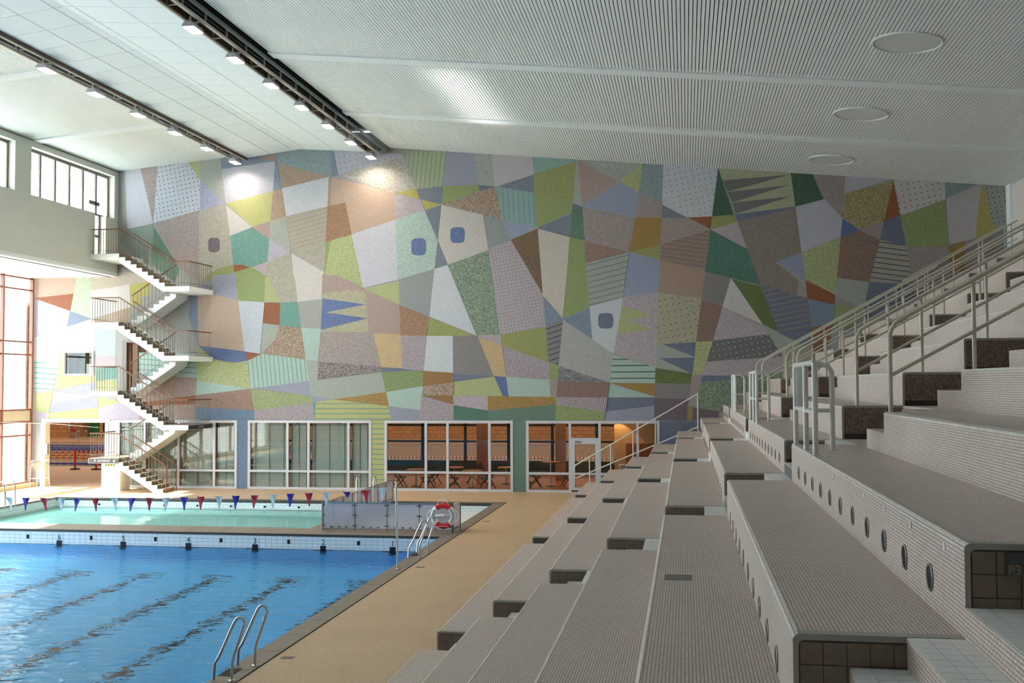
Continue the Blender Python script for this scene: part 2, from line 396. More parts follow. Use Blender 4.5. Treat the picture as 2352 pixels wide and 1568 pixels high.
# shallow pool basin, paddling part at the right of the curb
kz = -0.78
bn = MB(); bn.box(XK0-0.1, -11.2, YK0-0.1, YK1+0.1, kz-0.1, kz); struct(bn.build('floor_shallow_pool', m_pool2), 'pale turquoise bottom of the shallow pool')
m_ptile = brickmat('shallow_wall_tile', (232,236,236), (226,232,234), (150,160,166), 0.2, 0.1, 0.006, rough=0.3, bump=0)
wl = MB()
wl.box(XK0, XK1, YK1, YK1+0.1, kz, -0.058); wl.box(XK0-0.1, XK0, YK0, YK1, kz, -0.058); wl.box(XK0, XK1, YK0-0.1, YK0, kz, -0.058); wl.box(-11.32, -11.3, YK0, YK1, kz, -0.058); wl.box(-10.82, -10.80, YK0, YK1, kz, -0.058); wl.box(XK1, XK1+0.1, YK0, YK1, kz, -0.058)
struct(wl.build('wall_shallow_pool', m_ptile), 'white tiled sides of the shallow pool')
bn = MB(); bn.box(-10.82, XK1, YK0, YK1, -0.42, -0.30); struct(bn.build('floor_paddling_pool', m_ptile), 'white tiled floor of the paddling pool behind the fence')
water('water_shallow_pool', 'still turquoise water of the shallow pool', XK0, -11.3, YK0, YK1, WZ2, m_w2)
js = MB().tube([(0,0.0,0),(0,-0.05,0)], 0.035, 10).mesh('water_jet', m_dark)
jroot = bpy.data.objects['wall_shallow_pool']
for i in range(9): place('water_jet', js, jroot, (-22.5+i*1.35, YK1, -0.24))

# ------------------------------------------------------------------ far wall with its openings
def wall_cells(b, x0, x1, z0, z1, holes, y0, y1):
    xs = sorted({x0, x1, *[h[0] for h in holes], *[h[1] for h in holes]}); zs = sorted({z0, z1, *[h[2] for h in holes], *[h[3] for h in holes]})
    for i in range(len(xs)-1):
        run = None
        for j in range(len(zs)-1):
            cx, cz = (xs[i]+xs[i+1])/2, (zs[j]+zs[j+1])/2
            solid = x0 <= cx <= x1 and z0 <= cz <= z1 and not any(h[0] < cx < h[1] and h[2] < cz < h[3] for h in holes)
            if solid: run = (run[0], zs[j+1]) if run else (zs[j], zs[j+1])
            if run and (not solid or j == len(zs)-2): b.box(xs[i], xs[i+1], y0, y1, run[0], run[1]); run = None
HOLES = [(-27.52, -24.66, 0.0, 2.76), (-24.15, -18.71, 0.0, 2.87), (-18.23, -12.85, 0.0, 2.87), (-12.29, -6.92, 0.0, 2.87), (-6.39, -1.04, 0.0, 2.87), (-26.69, -25.31, 4.83, 5.82), (-23.95, -22.85, 4.13, 6.3)]
wb = MB(); wall_cells(wb, XF-0.2, XR+0.2, 0.0, 11.7, HOLES, YW, YW+0.25)
wb.prism([(XF-0.2, 11.7), (XR+0.2, 11.7), (XR+0.2, 13.0), (-15.97, 15.1), (XF-0.2, 15.0)], 'y', YW, YW+0.25)
wfar = struct(wb.build('wall_far', facetmat('greige')), 'far wall covered with a patchwork mosaic of coloured facets')
FACETS = '''greige 0 -23.64,6.51 -20.23,7.71 -20.24,9.29 -23.67,9.28
peach 0 -28.10,8.18 -26.27,8.36 -26.12,9.16 -28.10,9.12
sagegreen 1 -26.42,7.60 -25.42,7.26 -25.44,9.17 -26.12,9.16
sand 2 -25.43,8.47 -22.63,8.84 -23.67,9.28 -25.44,9.17
pinkwhite 3 -25.42,7.26 -23.61,7.72 -23.62,8.71 -25.43,8.47
yellow 4 -23.61,7.72 -22.89,7.88 -22.63,8.84 -23.67,8.69
lilac 2 -28.10,6.48 -26.58,6.90 -26.42,7.60 -28.10,8.13
rust 2 -28.10,8.18 -26.42,7.60 -26.27,8.36 -28.10,8.20
steel 2 -26.55,6.92 -25.42,7.26 -26.42,7.60
tan 5 -25.37,6.95 -23.60,6.92 -23.61,7.74 -25.37,7.20
pinkwhite 6 -28.10,5.28 -26.94,5.27 -26.86,5.84 -25.26,5.83 -25.28,7.26 -26.55,6.92 -28.10,6.46
greige 5 -22.97,6.50 -20.66,6.47 -20.85,8.26 -23.12,8.18
mint 7 -25.21,5.64 -24.26,5.63 -24.28,6.72 -25.30,6.95
pink 8 -25.21,5.18 -24.26,5.17 -24.26,5.65 -25.21,5.66
mint|hl,teal,13,-4 7 -28.10,5.45 -28.08,4.12 -27.18,4.14 -26.90,5.21 -28.10,5.48
peachy 8 -27.11,4.18 -25.18,4.51 -25.18,4.83 -26.69,4.84 -26.70,5.85 -26.77,5.97
lav 0 -25.17,3.92 -25.18,4.51 -27.16,4.16
pinkwhite 0 -27.22,3.59 -25.19,3.92 -27.18,4.08
lav 1 -27.38,3.19 -25.07,3.40 -25.08,3.92 -27.24,3.61
lime 0 -27.41,2.89 -25.03,2.89 -25.07,3.40 -27.37,3.17
lime 8 -28.07,3.25 -27.37,3.15 -27.18,4.16 -28.08,3.99
lilac 9 -28.06,2.89 -27.41,2.89 -27.37,3.15 -28.07,3.25
teal 0 -25.16,4.55 -24.21,4.65 -24.21,5.15 -25.16,5.12
lime 2 -25.15,3.90 -24.20,4.11 -24.21,4.65 -25.16,4.55
lime 0 -25.05,3.42 -23.93,3.61 -25.06,3.90
lilac 1 -25.04,2.89 -23.16,2.89 -23.16,3.77 -25.05,3.42
mint|hl,teal,13,-4 0 -23.17,4.69 -20.56,4.68 -20.57,5.67 -23.19,5.77
rose|s 1 -23.16,3.61 -20.55,3.91 -20.56,4.68 -23.17,4.73
rust 2 -23.16,3.44 -20.55,3.44 -20.55,3.93 -23.16,3.61
rose|s 3 -23.16,2.89 -20.54,2.89 -20.55,3.54 -23.16,3.48
greige 0 -24.26,11.07 -23.76,11.05 -23.90,13.64 -24.29,13.63
lilacwhite 1 -23.93,13.68 -23.79,11.07 -22.59,11.31 -23.19,13.74
mauve|s 2 -23.21,13.74 -22.59,11.40 -22.41,13.81
bluewhite|d,navy,11 0 -22.41,13.81 -22.59,11.33 -20.47,11.83 -20.44,13.10 -21.03,13.93
lime 1 -21.03,13.93 -20.44,13.10 -20.45,13.99
sage 2 -20.47,13.98 -20.46,13.08 -19.28,12.07 -19.53,14.07
lav|s 3 -20.47,11.83 -19.30,12.07 -20.44,13.10
steel 3 -19.56,14.06 -19.48,13.54 -17.09,13.78 -17.05,14.19 -18.54,14.15
lavwhite 4 -19.28,12.07 -17.17,12.56 -17.09,13.83 -19.48,13.57
tan 5 -17.09,13.78 -17.03,14.15 -17.82,14.00
steel|s 6 -17.17,12.56 -16.76,12.66 -16.98,14.15 -17.07,14.15
tealgrey|s 7 -16.94,13.72 -14.71,13.09 -14.54,14.30 -15.90,14.35 -17.05,14.15
tan|s 8 -16.78,12.65 -14.69,13.09 -16.94,13.72
white 9 -16.59,11.47 -14.75,11.83 -14.69,13.08 -16.78,12.65
tan|s 10 -17.27,11.28 -16.58,11.45 -16.77,12.64 -17.17,12.56
limeyellow 11 -18.10,11.06 -17.28,11.28 -17.17,12.56 -19.28,12.09
rose 12 -17.35,10.49 -17.27,11.28 -18.10,11.06
pinkwhite 0 -19.09,10.69 -18.10,11.05 -19.29,12.03
beige|s 1 -20.52,8.74 -20.00,9.18 -18.90,9.44 -19.09,10.69 -19.28,12.07 -20.54,11.79
mauve|s 2 -21.35,9.33 -20.43,8.73 -20.50,9.31 -20.50,11.84 -22.59,11.33
green|s 3 -22.64,9.57 -21.57,8.76 -21.35,9.33 -22.60,11.23
greenblue 4 -24.16,10.65 -23.08,9.58 -22.63,9.52 -22.57,11.33 -23.85,11.10
teal|s 13 -18.91,9.45 -18.09,9.34 -17.40,9.57 -17.32,10.49 -18.10,11.03 -19.09,10.70
sage 13 -17.34,10.50 -16.37,9.88 -16.58,11.45 -17.27,11.28
lilac 14 -17.40,9.57 -16.37,9.88 -17.33,10.51
beige|hl,tan,10.5,14 14 -16.35,9.97 -14.86,10.28 -14.75,11.83 -16.59,11.46
tan 15 -14.77,11.82 -14.03,11.96 -14.04,12.90 -14.71,13.09
dktan|s 16 -14.86,10.30 -14.03,10.49 -14.03,11.96 -14.77,11.83
limegreen 17 -14.93,9.07 -13.65,8.57 -13.95,10.53 -14.85,10.31
beige|s 18 -14.91,9.07 -14.85,10.30 -16.35,9.96
pinkwhite 19 -16.17,7.96 -15.45,7.95 -14.90,9.07 -16.35,9.89
beige|s 20 -17.40,7.98 -16.15,7.96 -16.37,9.88 -17.41,9.57
pink 21 -17.44,8.92 -17.40,9.57 -18.07,9.34
olive 14 -19.99,8.85 -18.88,9.14 -18.91,9.46 -19.56,9.33 -20.00,9.10 -20.43,8.69
rust 15 -18.86,9.14 -18.16,9.33 -18.55,9.46 -18.91,9.45
limegreen 22 -18.77,8.01 -17.40,7.98 -17.43,8.76 -17.71,9.13 -18.16,9.33 -18.88,9.14
lavgrey 23 -20.42,8.03 -18.75,8.01 -18.88,9.14 -20.43,8.71
steel 16 -14.62,13.04 -14.30,13.15 -14.51,14.26 -14.62,14.26
lavwhite|d,slate,14 0 -14.30,13.16 -11.50,13.79 -11.50,13.90 -14.51,14.26
whitespk|S 17 -11.89,12.29 -10.94,12.44 -11.50,13.80 -14.31,13.16
peach 18 -14.61,11.84 -13.98,11.97 -13.72,10.63 -11.83,11.17 -11.87,12.32 -14.62,13.07
dktan|s 19 -14.61,10.39 -13.71,10.61 -13.98,11.97 -14.61,11.85
limepale|vl,teal,11,6 0 -10.93,12.44 -9.79,12.53 -9.66,13.95 -10.75,14.06 -11.53,14.10
lavgrey 1 -9.66,13.95 -9.79,12.53 -8.33,12.50 -8.47,13.83
sage|s 2 -8.47,13.83 -8.34,12.50 -7.65,12.44 -7.75,13.76
mauvewhite 0 -7.75,13.76 -7.64,12.42 -6.03,12.86 -6.07,13.59
tealmint 1 -6.08,13.59 -6.03,12.89 -4.28,13.34 -4.25,13.41
slate 1 -7.50,12.42 -6.01,12.12 -6.02,12.87
olive|d,slate,13 2 -5.99,12.07 -4.42,11.65 -4.28,13.35 -6.03,12.89
yellow 18 -10.77,12.00 -10.95,12.44 -11.83,12.30
slate 19 -10.78,12.01 -9.85,11.77 -9.79,12.52 -10.91,12.43
yellow 0 -10.55,11.55 -9.87,11.76 -10.73,11.98
pink|s 20 -11.85,11.18 -10.59,11.53 -10.73,12.00 -11.89,12.27
limegreen 20 -9.85,11.77 -8.28,12.26 -8.32,12.51 -9.80,12.53
slateblue 21 -8.26,12.24 -7.63,12.42 -8.33,12.51
rustspk|S 0 -7.36,11.08 -7.62,12.41 -9.85,11.75
tealmint|vl,steel,12,-3 2 -7.33,11.06 -5.89,10.68 -6.01,12.13 -7.61,12.42
limegreen 3 -5.89,10.68 -4.46,11.31 -4.42,11.65 -5.99,12.07
periw 3 -7.00,10.22 -5.89,10.69 -7.32,11.06
cream 0 -10.03,10.28 -9.62,9.25 -7.92,9.83 -8.14,11.28 -9.87,11.73
grey 4 -7.90,9.89 -6.98,10.22 -7.36,11.09 -8.14,11.28
slate 1 -10.02,10.28 -9.87,11.73 -10.56,11.54
mint|s 21 -11.73,8.68 -10.17,9.09 -10.02,10.28 -10.58,11.54 -11.85,11.18
lilacwhite 22 -13.23,8.36 -11.72,8.68 -11.83,11.18 -13.72,10.62
lime|s 23 -14.86,8.99 -13.98,8.58 -13.21,8.36 -13.71,10.61 -14.61,10.39
slate 22 -10.16,9.10 -9.61,9.26 -10.03,10.27
grey 23 -11.67,7.64 -10.38,7.13 -10.16,9.10 -11.73,8.69
white 24 -10.38,7.13 -8.41,6.33 -9.61,9.25 -10.17,9.10
greenspk|S 25 -8.41,6.36 -7.43,6.35 -7.73,8.47 -7.89,9.83 -9.61,9.25
pink|d,slate,8 26 -7.44,6.35 -5.57,6.65 -5.66,7.97 -6.97,10.19 -7.90,9.85
brown|s 27 -5.66,7.94 -5.87,10.65 -6.98,10.22
slate 0 -4.53,10.26 -4.46,11.25 -5.89,10.68
cream2 28 -5.67,7.94 -4.87,6.99 -4.53,10.26 -5.87,10.64
sage 4 -4.29,13.41 -4.42,11.64 -4.06,11.52 -4.19,13.39 -4.21,13.40
rose 5 -4.22,13.41 -4.05,11.56 -2.60,12.46 -4.18,13.40
sage|s 0 -4.07,13.39 -2.51,12.47 -1.70,13.15
lime|s 1 -1.70,13.15 -2.52,12.47 -1.78,11.99 -1.60,13.15
tealgrey|s 2 -1.62,13.15 -1.77,11.99 -0.85,11.55 -0.79,13.06
periw 0 -4.07,11.50 -1.92,10.98 -1.78,11.98 -2.60,12.44
mauve|s 3 -1.93,10.99 -0.87,10.93 -0.85,11.56 -1.78,11.99
white|d,slate,13 4 -0.80,13.07 -0.85,11.47 0.13,10.94 1.09,10.95 1.36,12.85
dkgreen|s 5 1.35,12.85 1.10,10.95 1.94,10.99 1.36,12.85
limepale 0 1.39,12.85 2.00,11.00 4.30,11.24 4.17,12.57
greydk 6 1.71,11.91 4.11,12.50 1.51,12.37
greydk 1 1.89,11.48 4.10,12.10 1.71,11.90
greydk 1 2.02,11.03 4.15,11.65 1.89,11.47
slateblue 1 2.09,10.70 4.32,11.19 4.31,11.25 1.99,11.00
olive 6 1.05,10.42 2.05,10.69 1.95,10.99 1.09,10.94
rust 7 1.03,10.44 1.10,10.95 0.16,10.93
slate 5 -0.88,10.93 0.11,10.93 -0.86,11.48
amber 6 -2.14,9.61 -0.92,9.88 -0.87,10.94 -1.94,10.99
mauve|s 8 -0.93,9.88 1.03,10.43 0.16,10.93 -0.88,10.94
pink 7 2.44,9.62 2.08,10.69 1.05,10.42
taupe|s 8 2.44,9.62 3.14,7.08 4.24,7.29 4.40,8.34 3.54,9.06 4.53,9.45 4.32,11.21 2.08,10.70
tealgreen|s 9 0.81,8.74 1.78,8.49 2.93,8.18 2.44,9.62 1.02,10.43
mauve|s 7 -3.99,10.13 -2.16,9.62 -1.92,10.99 -4.06,11.48
slateblue 8 -4.47,11.31 -4.05,11.45 -4.06,11.50 -4.43,11.64
green|s 9 -4.55,10.28 -3.97,10.13 -4.05,11.48 -4.47,11.32
limegreen 29 -4.84,6.99 -3.77,7.40 -3.96,10.13 -4.56,10.27
rustspk|s 30 -3.92,9.21 -2.19,9.62 -3.97,10.10
sage|hl,slate,13,13 30 -3.79,7.43 -2.46,7.81 -2.18,9.59 -3.92,9.20
periw 0 -2.45,7.81 -1.04,7.95 -0.94,9.27 -2.18,9.58
olive 9 -0.94,9.27 -0.92,9.88 -2.14,9.61
brownrose|hl,rose,10,-9 10 -0.95,9.26 0.82,8.82 1.03,10.44 -0.93,9.88
tan 11 -1.04,7.95 0.66,7.68 0.82,8.82 -0.95,9.26
greytaupe 12 0.65,7.66 1.47,7.35 1.79,8.50 0.82,8.75
dkgreen|s 1 4.15,12.57 4.31,11.24 5.39,11.50 4.99,12.49
mauve|s 2 4.99,12.49 5.25,11.81 5.64,11.16 6.06,10.72 6.21,12.37
lavwhite 3 6.20,12.37 6.19,11.71 7.94,12.20
mustard|S 4 6.04,10.77 6.79,10.29 7.62,10.55 7.99,12.12 6.19,11.71
rust 5 7.62,10.55 8.24,10.77 7.99,12.12
pinkwhite|d,navy,13 6 8.03,12.19 8.23,10.77 9.91,11.36 9.90,12.00
tealgrey|s 7 9.89,12.00 9.91,11.38 10.98,11.89
mauvewhite 8 10.00,9.58 10.94,9.73 11.22,11.87 11.09,11.88 9.91,11.38
yellow 9 11.22,11.87 10.93,9.71 11.71,9.96 11.67,10.29 11.24,11.87
sage|d,navy,11 10 12.18,11.77 11.25,11.87 11.70,10.03 12.18,10.25
tealgrey|s 11 11.72,9.42 12.18,9.33 12.18,10.27 11.70,10.03
lavwhite 9 4.52,9.44 5.99,10.01 6.09,10.72 5.41,11.50 4.31,11.24
blue|s 10 6.00,9.99 6.73,10.25 6.08,10.72
mauve 6 7.47,9.87 7.62,10.56 6.70,10.27
slateblue 7 7.46,9.85 8.44,9.58 8.25,10.76 7.62,10.56
limegreen|s 8 8.43,9.58 9.99,9.54 9.91,11.36 8.23,10.77
beige|hl,navy,11.5,-9 9 7.03,8.23 8.67,8.08 8.46,9.59 7.46,9.86
mauve|s 10 8.73,7.64 10.01,8.51 9.99,9.56 8.44,9.58
amber 9 10.01,8.48 10.55,8.61 10.58,9.73 9.99,9.58
mauve 12 10.54,8.47 11.75,8.81 11.77,10.06 10.57,9.73
lime|d,slate,13 10 4.67,8.34 5.80,7.74 6.00,10.01 4.52,9.45
rosebrown|s 11 5.83,8.42 7.04,8.21 7.47,9.86 6.72,10.25 6.00,10.00
periw 11 4.64,8.38 4.53,9.45 3.53,9.06
rust 11 4.71,7.63 5.73,7.38 5.78,7.74 4.66,8.35
sage 12 5.76,7.72 6.78,7.21 7.05,8.22 5.83,8.42
mauve 13 5.74,7.37 6.78,7.21 5.75,7.73
slateblue 13 6.78,6.75 8.75,7.59 8.68,8.09 7.03,8.24
limegreen 14 5.57,6.44 6.57,6.43 6.78,7.21 5.72,7.39
white 31 -3.68,5.99 -2.83,5.55 -2.42,7.81 -3.78,7.44
pink|s 32 -2.81,5.56 -1.16,4.97 -1.03,7.96 -2.44,7.82
lime 33 -2.68,6.33 -1.28,6.49 -2.40,6.88 -1.21,7.05 -2.49,7.45
khaki|d,navy,14.5 33 -1.11,5.94 0.43,5.98 0.65,7.69 -1.05,7.96
rosebrown 34 0.42,5.99 1.08,6.00 1.46,7.36 0.64,7.64
pinkwhite 35 1.46,7.35 3.01,6.63 1.88,8.43 1.79,8.46
pink|s 35 1.08,6.03 3.24,6.25 3.05,6.58 1.45,7.34
mossgreen 36 3.00,6.65 3.61,6.34 2.91,8.14 1.83,8.45
slateblue|hl,tan,12,10 37 3.58,6.34 4.84,6.46 4.74,7.63 2.97,8.19
greydk|d,white,12.5 36 0.85,5.19 3.75,5.37 3.23,6.26 1.08,6.02
sage 37 3.22,6.25 3.73,5.40 4.67,5.81 4.34,5.93 3.05,6.58
slateblue 38 4.32,5.93 4.94,5.61 4.90,6.50 3.57,6.34
rust 39 4.92,5.57 5.39,5.56 5.68,6.67 4.87,6.53
lime|s 35 0.26,4.70 0.67,4.70 1.07,6.01 0.42,5.99
sage 36 -1.14,4.95 0.27,4.72 0.42,5.96 -1.11,5.95
slateblue 37 0.35,5.40 0.41,5.97 -0.91,5.91
slateblue 37 0.27,4.72 0.35,5.37 -1.04,5.35
pink|s 37 0.64,4.65 3.83,4.53 3.75,5.38 0.85,5.20
slateblue 38 0.55,4.36 2.41,4.33 2.33,4.64 0.64,4.66
green|S 39 0.46,3.26 3.81,3.04 3.84,4.79 0.53,4.37
khaki 40 3.71,3.96 4.54,4.44 4.94,5.57 4.67,5.83 3.73,5.38
mint|hl,dkgreen,14.5,0 33 -2.99,4.39 -1.19,4.35 -1.16,4.98 -2.86,5.49
mossgreen|s 38 -1.20,4.34 0.20,4.33 0.27,4.73 -1.18,4.97
amber 39 -1.23,3.84 -1.19,4.35 -2.99,4.38
mint 0 -3.10,3.80 -1.25,3.78 -1.23,3.83 -3.00,4.37
slateblue 1 -3.18,3.23 -1.23,3.45 -1.23,3.80 -3.12,3.80
lavgrey 2 -3.24,2.89 -1.24,2.89 -1.23,3.46 -3.18,3.24
greytaupe 40 -1.23,3.76 0.13,3.72 0.20,4.34 -1.20,4.35
plum|s 41 -1.25,2.89 1.27,2.89 1.28,3.24 0.08,3.44 0.13,3.73 -1.23,3.77
mauve 42 0.12,3.72 0.49,4.00 0.66,4.67 0.25,4.71
mustard 42 0.03,2.89 0.24,2.89 0.27,3.44 0.07,3.44
steel 40 4.87,6.50 5.67,6.65 5.72,7.37 4.73,7.63
greige 6 -21.31,6.02 -20.87,6.02 -20.80,8.20 -21.33,8.29
steel 7 -20.93,7.25 -20.72,6.59 -20.51,6.01 -20.50,8.23 -20.85,8.24
peach 24 -20.49,6.03 -18.34,5.77 -18.71,7.92 -19.80,8.23 -20.53,8.21
lavgrey 25 -19.81,8.21 -18.70,7.92 -18.80,9.02 -19.85,9.04
limegreen 26 -18.70,7.89 -17.55,7.83 -17.47,9.00 -18.82,9.02
lime 27 -17.54,7.83 -16.82,7.84 -17.05,8.50 -17.48,9.00
beige|s 28 -16.83,7.84 -16.03,7.82 -16.18,8.93 -17.39,8.95
pinkwhite 29 -16.05,7.82 -14.98,7.93 -14.92,8.94 -16.20,8.97
rose 30 -15.06,6.46 -11.60,6.39 -11.67,7.65 -14.35,8.93 -14.98,8.95
khaki|s 31 -15.05,6.59 -12.97,6.52 -13.14,8.23 -13.93,8.28 -14.97,8.14
blue|s 32 -15.05,6.64 -13.00,7.10 -14.84,7.37 -13.09,7.68 -14.97,7.96
bluewhite 28 -18.39,5.76 -17.71,5.67 -17.53,7.84 -18.70,7.93
rust 29 -17.58,6.95 -16.84,6.86 -16.78,7.40 -16.82,7.81 -17.53,7.82
teal 30 -16.85,6.86 -15.90,6.75 -16.04,7.83 -16.83,7.81
sage 30 -17.65,5.67 -17.08,6.18 -16.84,6.85 -17.58,6.96
rustspk|S 31 -17.08,6.22 -17.57,5.67 -15.68,5.41 -15.90,6.74 -16.85,6.85
greige 33 -15.90,6.74 -15.04,6.68 -14.98,7.94 -16.05,7.83
mint 34 -15.69,5.40 -15.16,5.31 -15.04,6.69 -15.90,6.74
lime 31 -11.66,7.65 -11.68,8.64 -13.18,8.32
mauve|s 35 -15.14,5.33 -12.42,5.07 -12.75,6.46 -15.06,6.59
peachy 36 -12.43,5.07 -11.52,5.00 -11.60,6.41 -12.76,6.47
plumspk|S 37 -15.20,4.55 -12.42,4.85 -12.42,5.08 -15.14,5.33
slateblue 38 -12.43,4.85 -11.04,4.93 -11.04,4.99 -12.44,5.07
sage 39 -15.56,4.52 -15.46,3.87 -14.50,3.74 -12.20,4.03 -12.39,4.86 -15.19,4.55 -15.14,5.33 -15.69,5.41
blue 29 -19.87,5.51 -19.26,5.34 -18.74,5.30 -18.30,5.37 -18.34,5.77 -20.50,6.05
rust 30 -18.31,5.37 -17.98,5.47 -17.69,5.67 -18.34,5.76
mint|vl,teal,11,-6 40 -18.10,4.20 -15.54,4.51 -15.69,5.41 -17.61,5.66 -18.29,5.37
lime|s 31 -20.54,4.52 -18.10,4.20 -18.30,5.38 -18.74,5.30 -19.26,5.34 -19.87,5.51 -20.55,6.06
mint 32 -20.56,3.93 -18.11,4.20 -20.54,4.53
rustspk|s 33 -20.59,3.42 -17.95,3.28 -18.10,4.19 -20.59,3.93
steelblue 34 -20.58,2.89 -17.94,2.89 -17.95,3.28 -20.59,3.43
lime|d,dkgreen,4 40 -17.95,3.29 -15.41,3.59 -15.43,3.89 -18.10,4.19
lavgrey 41 -15.43,3.88 -15.54,4.52 -17.75,4.23
lavgrey 42 -15.42,3.62 -14.49,3.74 -15.45,3.89
pink|d,plum,4 41 -17.95,2.89 -15.29,2.89 -15.39,3.61 -17.95,3.28
teal 43 -15.30,2.89 -15.28,2.89 -15.22,3.66 -15.41,3.63
limeyellow|hl,teal,12,0 44 -15.29,2.89 -11.99,2.89 -12.11,3.46 -14.49,3.74 -15.24,3.65
amber|s 45 -12.09,3.46 -12.20,4.04 -14.51,3.74
limegreen|d,dkgreen,4 40 -12.23,4.05 -10.66,4.29 -10.61,4.92 -12.41,4.87
mint 46 -12.09,3.46 -10.76,3.28 -10.65,4.29 -12.21,4.04
lavgrey|d,slate,4 47 -11.99,2.89 -10.82,2.89 -10.77,3.29 -12.10,3.46
dktan|s 37 -11.61,6.38 -10.50,6.35 -10.37,7.11 -11.66,7.64
olive 38 -10.47,6.33 -8.39,6.32 -10.39,7.10
pink|d,plum,4.5 41 -11.55,4.99 -10.60,4.91 -10.48,6.34 -11.59,6.37
white 42 -10.62,4.91 -9.38,4.81 -9.40,6.33 -10.49,6.34
greytaupe 43 -9.39,4.80 -7.70,4.68 -8.36,6.33 -9.40,6.31
peachy 44 -7.70,4.68 -7.19,4.64 -7.37,5.93 -8.36,6.30
pink 45 -7.37,5.92 -7.42,6.35 -8.34,6.32
olive 27 -7.36,5.92 -5.44,5.22 -5.55,6.66 -7.42,6.36
steel 27 -5.56,6.66 -4.85,6.93 -5.66,7.88
greytaupe|hl,navy,12,18 28 -5.45,5.22 -5.03,5.10 -4.86,6.94 -5.56,6.66
steel|s 32 -3.67,5.98 -3.78,7.40 -4.84,6.95
whitespk 34 -5.05,5.06 -3.00,4.39 -2.84,5.54 -4.86,6.94
pink|d,plum,4.5 29 -7.19,4.65 -5.40,4.52 -5.42,5.21 -7.34,5.90
limegreen 35 -5.42,4.52 -5.09,4.46 -5.03,5.08 -5.43,5.22
navyspk|S 36 -5.07,4.46 -3.02,4.39 -5.04,5.08
amberdk 47 -10.68,4.27 -9.38,4.44 -9.38,4.82 -10.64,4.90
slateblue 48 -9.38,4.46 -7.70,4.68 -9.40,4.79
lime 0 -9.37,3.89 -7.31,3.86 -7.69,4.67 -9.38,4.45
blue 45 -7.33,3.85 -7.07,3.84 -7.17,4.64 -7.68,4.67
mint 46 -7.09,3.85 -5.37,3.82 -5.40,4.51 -7.19,4.64
mauve 47 -5.38,3.82 -5.13,3.82 -5.07,4.47 -5.42,4.52
rosebrown 48 -5.15,3.82 -3.10,3.78 -3.00,4.38 -5.09,4.47
rustspk|S 48 -10.68,3.89 -9.37,3.89 -9.38,4.44 -10.68,4.27
amberdk 49 -9.35,3.50 -9.37,3.90 -10.68,3.90
pink|s 50 -9.37,3.50 -7.93,3.28 -7.93,3.88 -9.39,3.89
pink|d,plum,4.5 51 -10.81,2.89 -9.35,2.89 -9.35,3.51 -10.72,3.88
amber|s 51 -7.95,3.28 -5.15,3.51 -5.15,3.83 -7.95,3.86
tealgreen 52 -9.37,2.89 -7.93,2.89 -7.93,3.28 -9.37,3.49
green2 53 -7.95,2.89 -5.17,2.89 -5.17,3.52 -7.95,3.27
pink|d,plum,4.5 52 -5.16,3.51 -3.17,3.22 -3.09,3.79 -5.16,3.82
limegreen|s 54 -5.19,2.89 -3.22,2.89 -3.18,3.23 -5.17,3.51
plum|s 2 -19.54,10.32 -19.55,10.47 -19.56,10.54 -19.59,10.58 -19.63,10.61 -19.68,10.63 -19.81,10.64 -19.94,10.64 -19.99,10.62 -20.03,10.59 -20.06,10.55 -20.07,10.48 -20.07,10.34 -20.07,10.19 -20.05,10.12 -20.03,10.07 -19.99,10.04 -19.93,10.02 -19.81,10.02 -19.68,10.02 -19.63,10.03 -19.59,10.06 -19.56,10.11 -19.55,10.17
blue|s 22 -10.52,10.02 -10.52,10.19 -10.54,10.27 -10.57,10.32 -10.62,10.35 -10.68,10.38 -10.83,10.39 -10.98,10.38 -11.05,10.37 -11.10,10.33 -11.13,10.28 -11.15,10.21 -11.15,10.04 -11.15,9.86 -11.13,9.79 -11.10,9.74 -11.05,9.70 -10.99,9.68 -10.83,9.67 -10.68,9.67 -10.62,9.69 -10.57,9.72 -10.54,9.78 -10.52,9.85
blue|s 1 -8.89,10.46 -8.89,10.62 -8.91,10.69 -8.94,10.74 -8.99,10.77 -9.05,10.79 -9.20,10.80 -9.34,10.80 -9.40,10.78 -9.45,10.75 -9.48,10.71 -9.50,10.64 -9.50,10.48 -9.50,10.32 -9.48,10.25 -9.45,10.21 -9.41,10.17 -9.34,10.15 -9.20,10.14 -9.05,10.15 -8.99,10.16 -8.94,10.19 -8.91,10.24 -8.90,10.31
slateblue 32 -2.83,6.86 -2.84,7.01 -2.86,7.08 -2.88,7.12 -2.93,7.15 -2.99,7.17 -3.14,7.18 -3.28,7.17 -3.34,7.16 -3.39,7.13 -3.42,7.08 -3.44,7.02 -3.44,6.87 -3.44,6.72 -3.42,6.66 -3.39,6.61 -3.35,6.58 -3.28,6.56 -3.14,6.55 -3.00,6.56 -2.93,6.57 -2.89,6.60 -2.86,6.65 -2.84,6.71'''
for ln in FACETS.strip().split('\n'):
    a = ln.split(); d = 0.003 + 0.0004*int(a[1])
    pts = [tuple(map(float, q.split(','))) for q in a[2:]]
    b = MB(); b.prism(pts, 'y', YW-d, YW+0.001)
    o = b.build('mosaic_facet', facetmat(a[0]), wfar)
# piers below the mosaic
for x0, x1, sp in ((-18.71, -18.23, 'steelblue|s'), (-12.85, -12.29, 'limeyellow|hl,teal,12,0'), (-6.92, -6.39, 'green2|s'), (-1.04, 1.2, 'slateblue|s'), (-24.66, -24.15, 'lilacwhite')):
    MB().box(x0, x1, YW-0.012, YW, 0.0, 2.87).build('mosaic_pier', facetmat(sp), wfar)

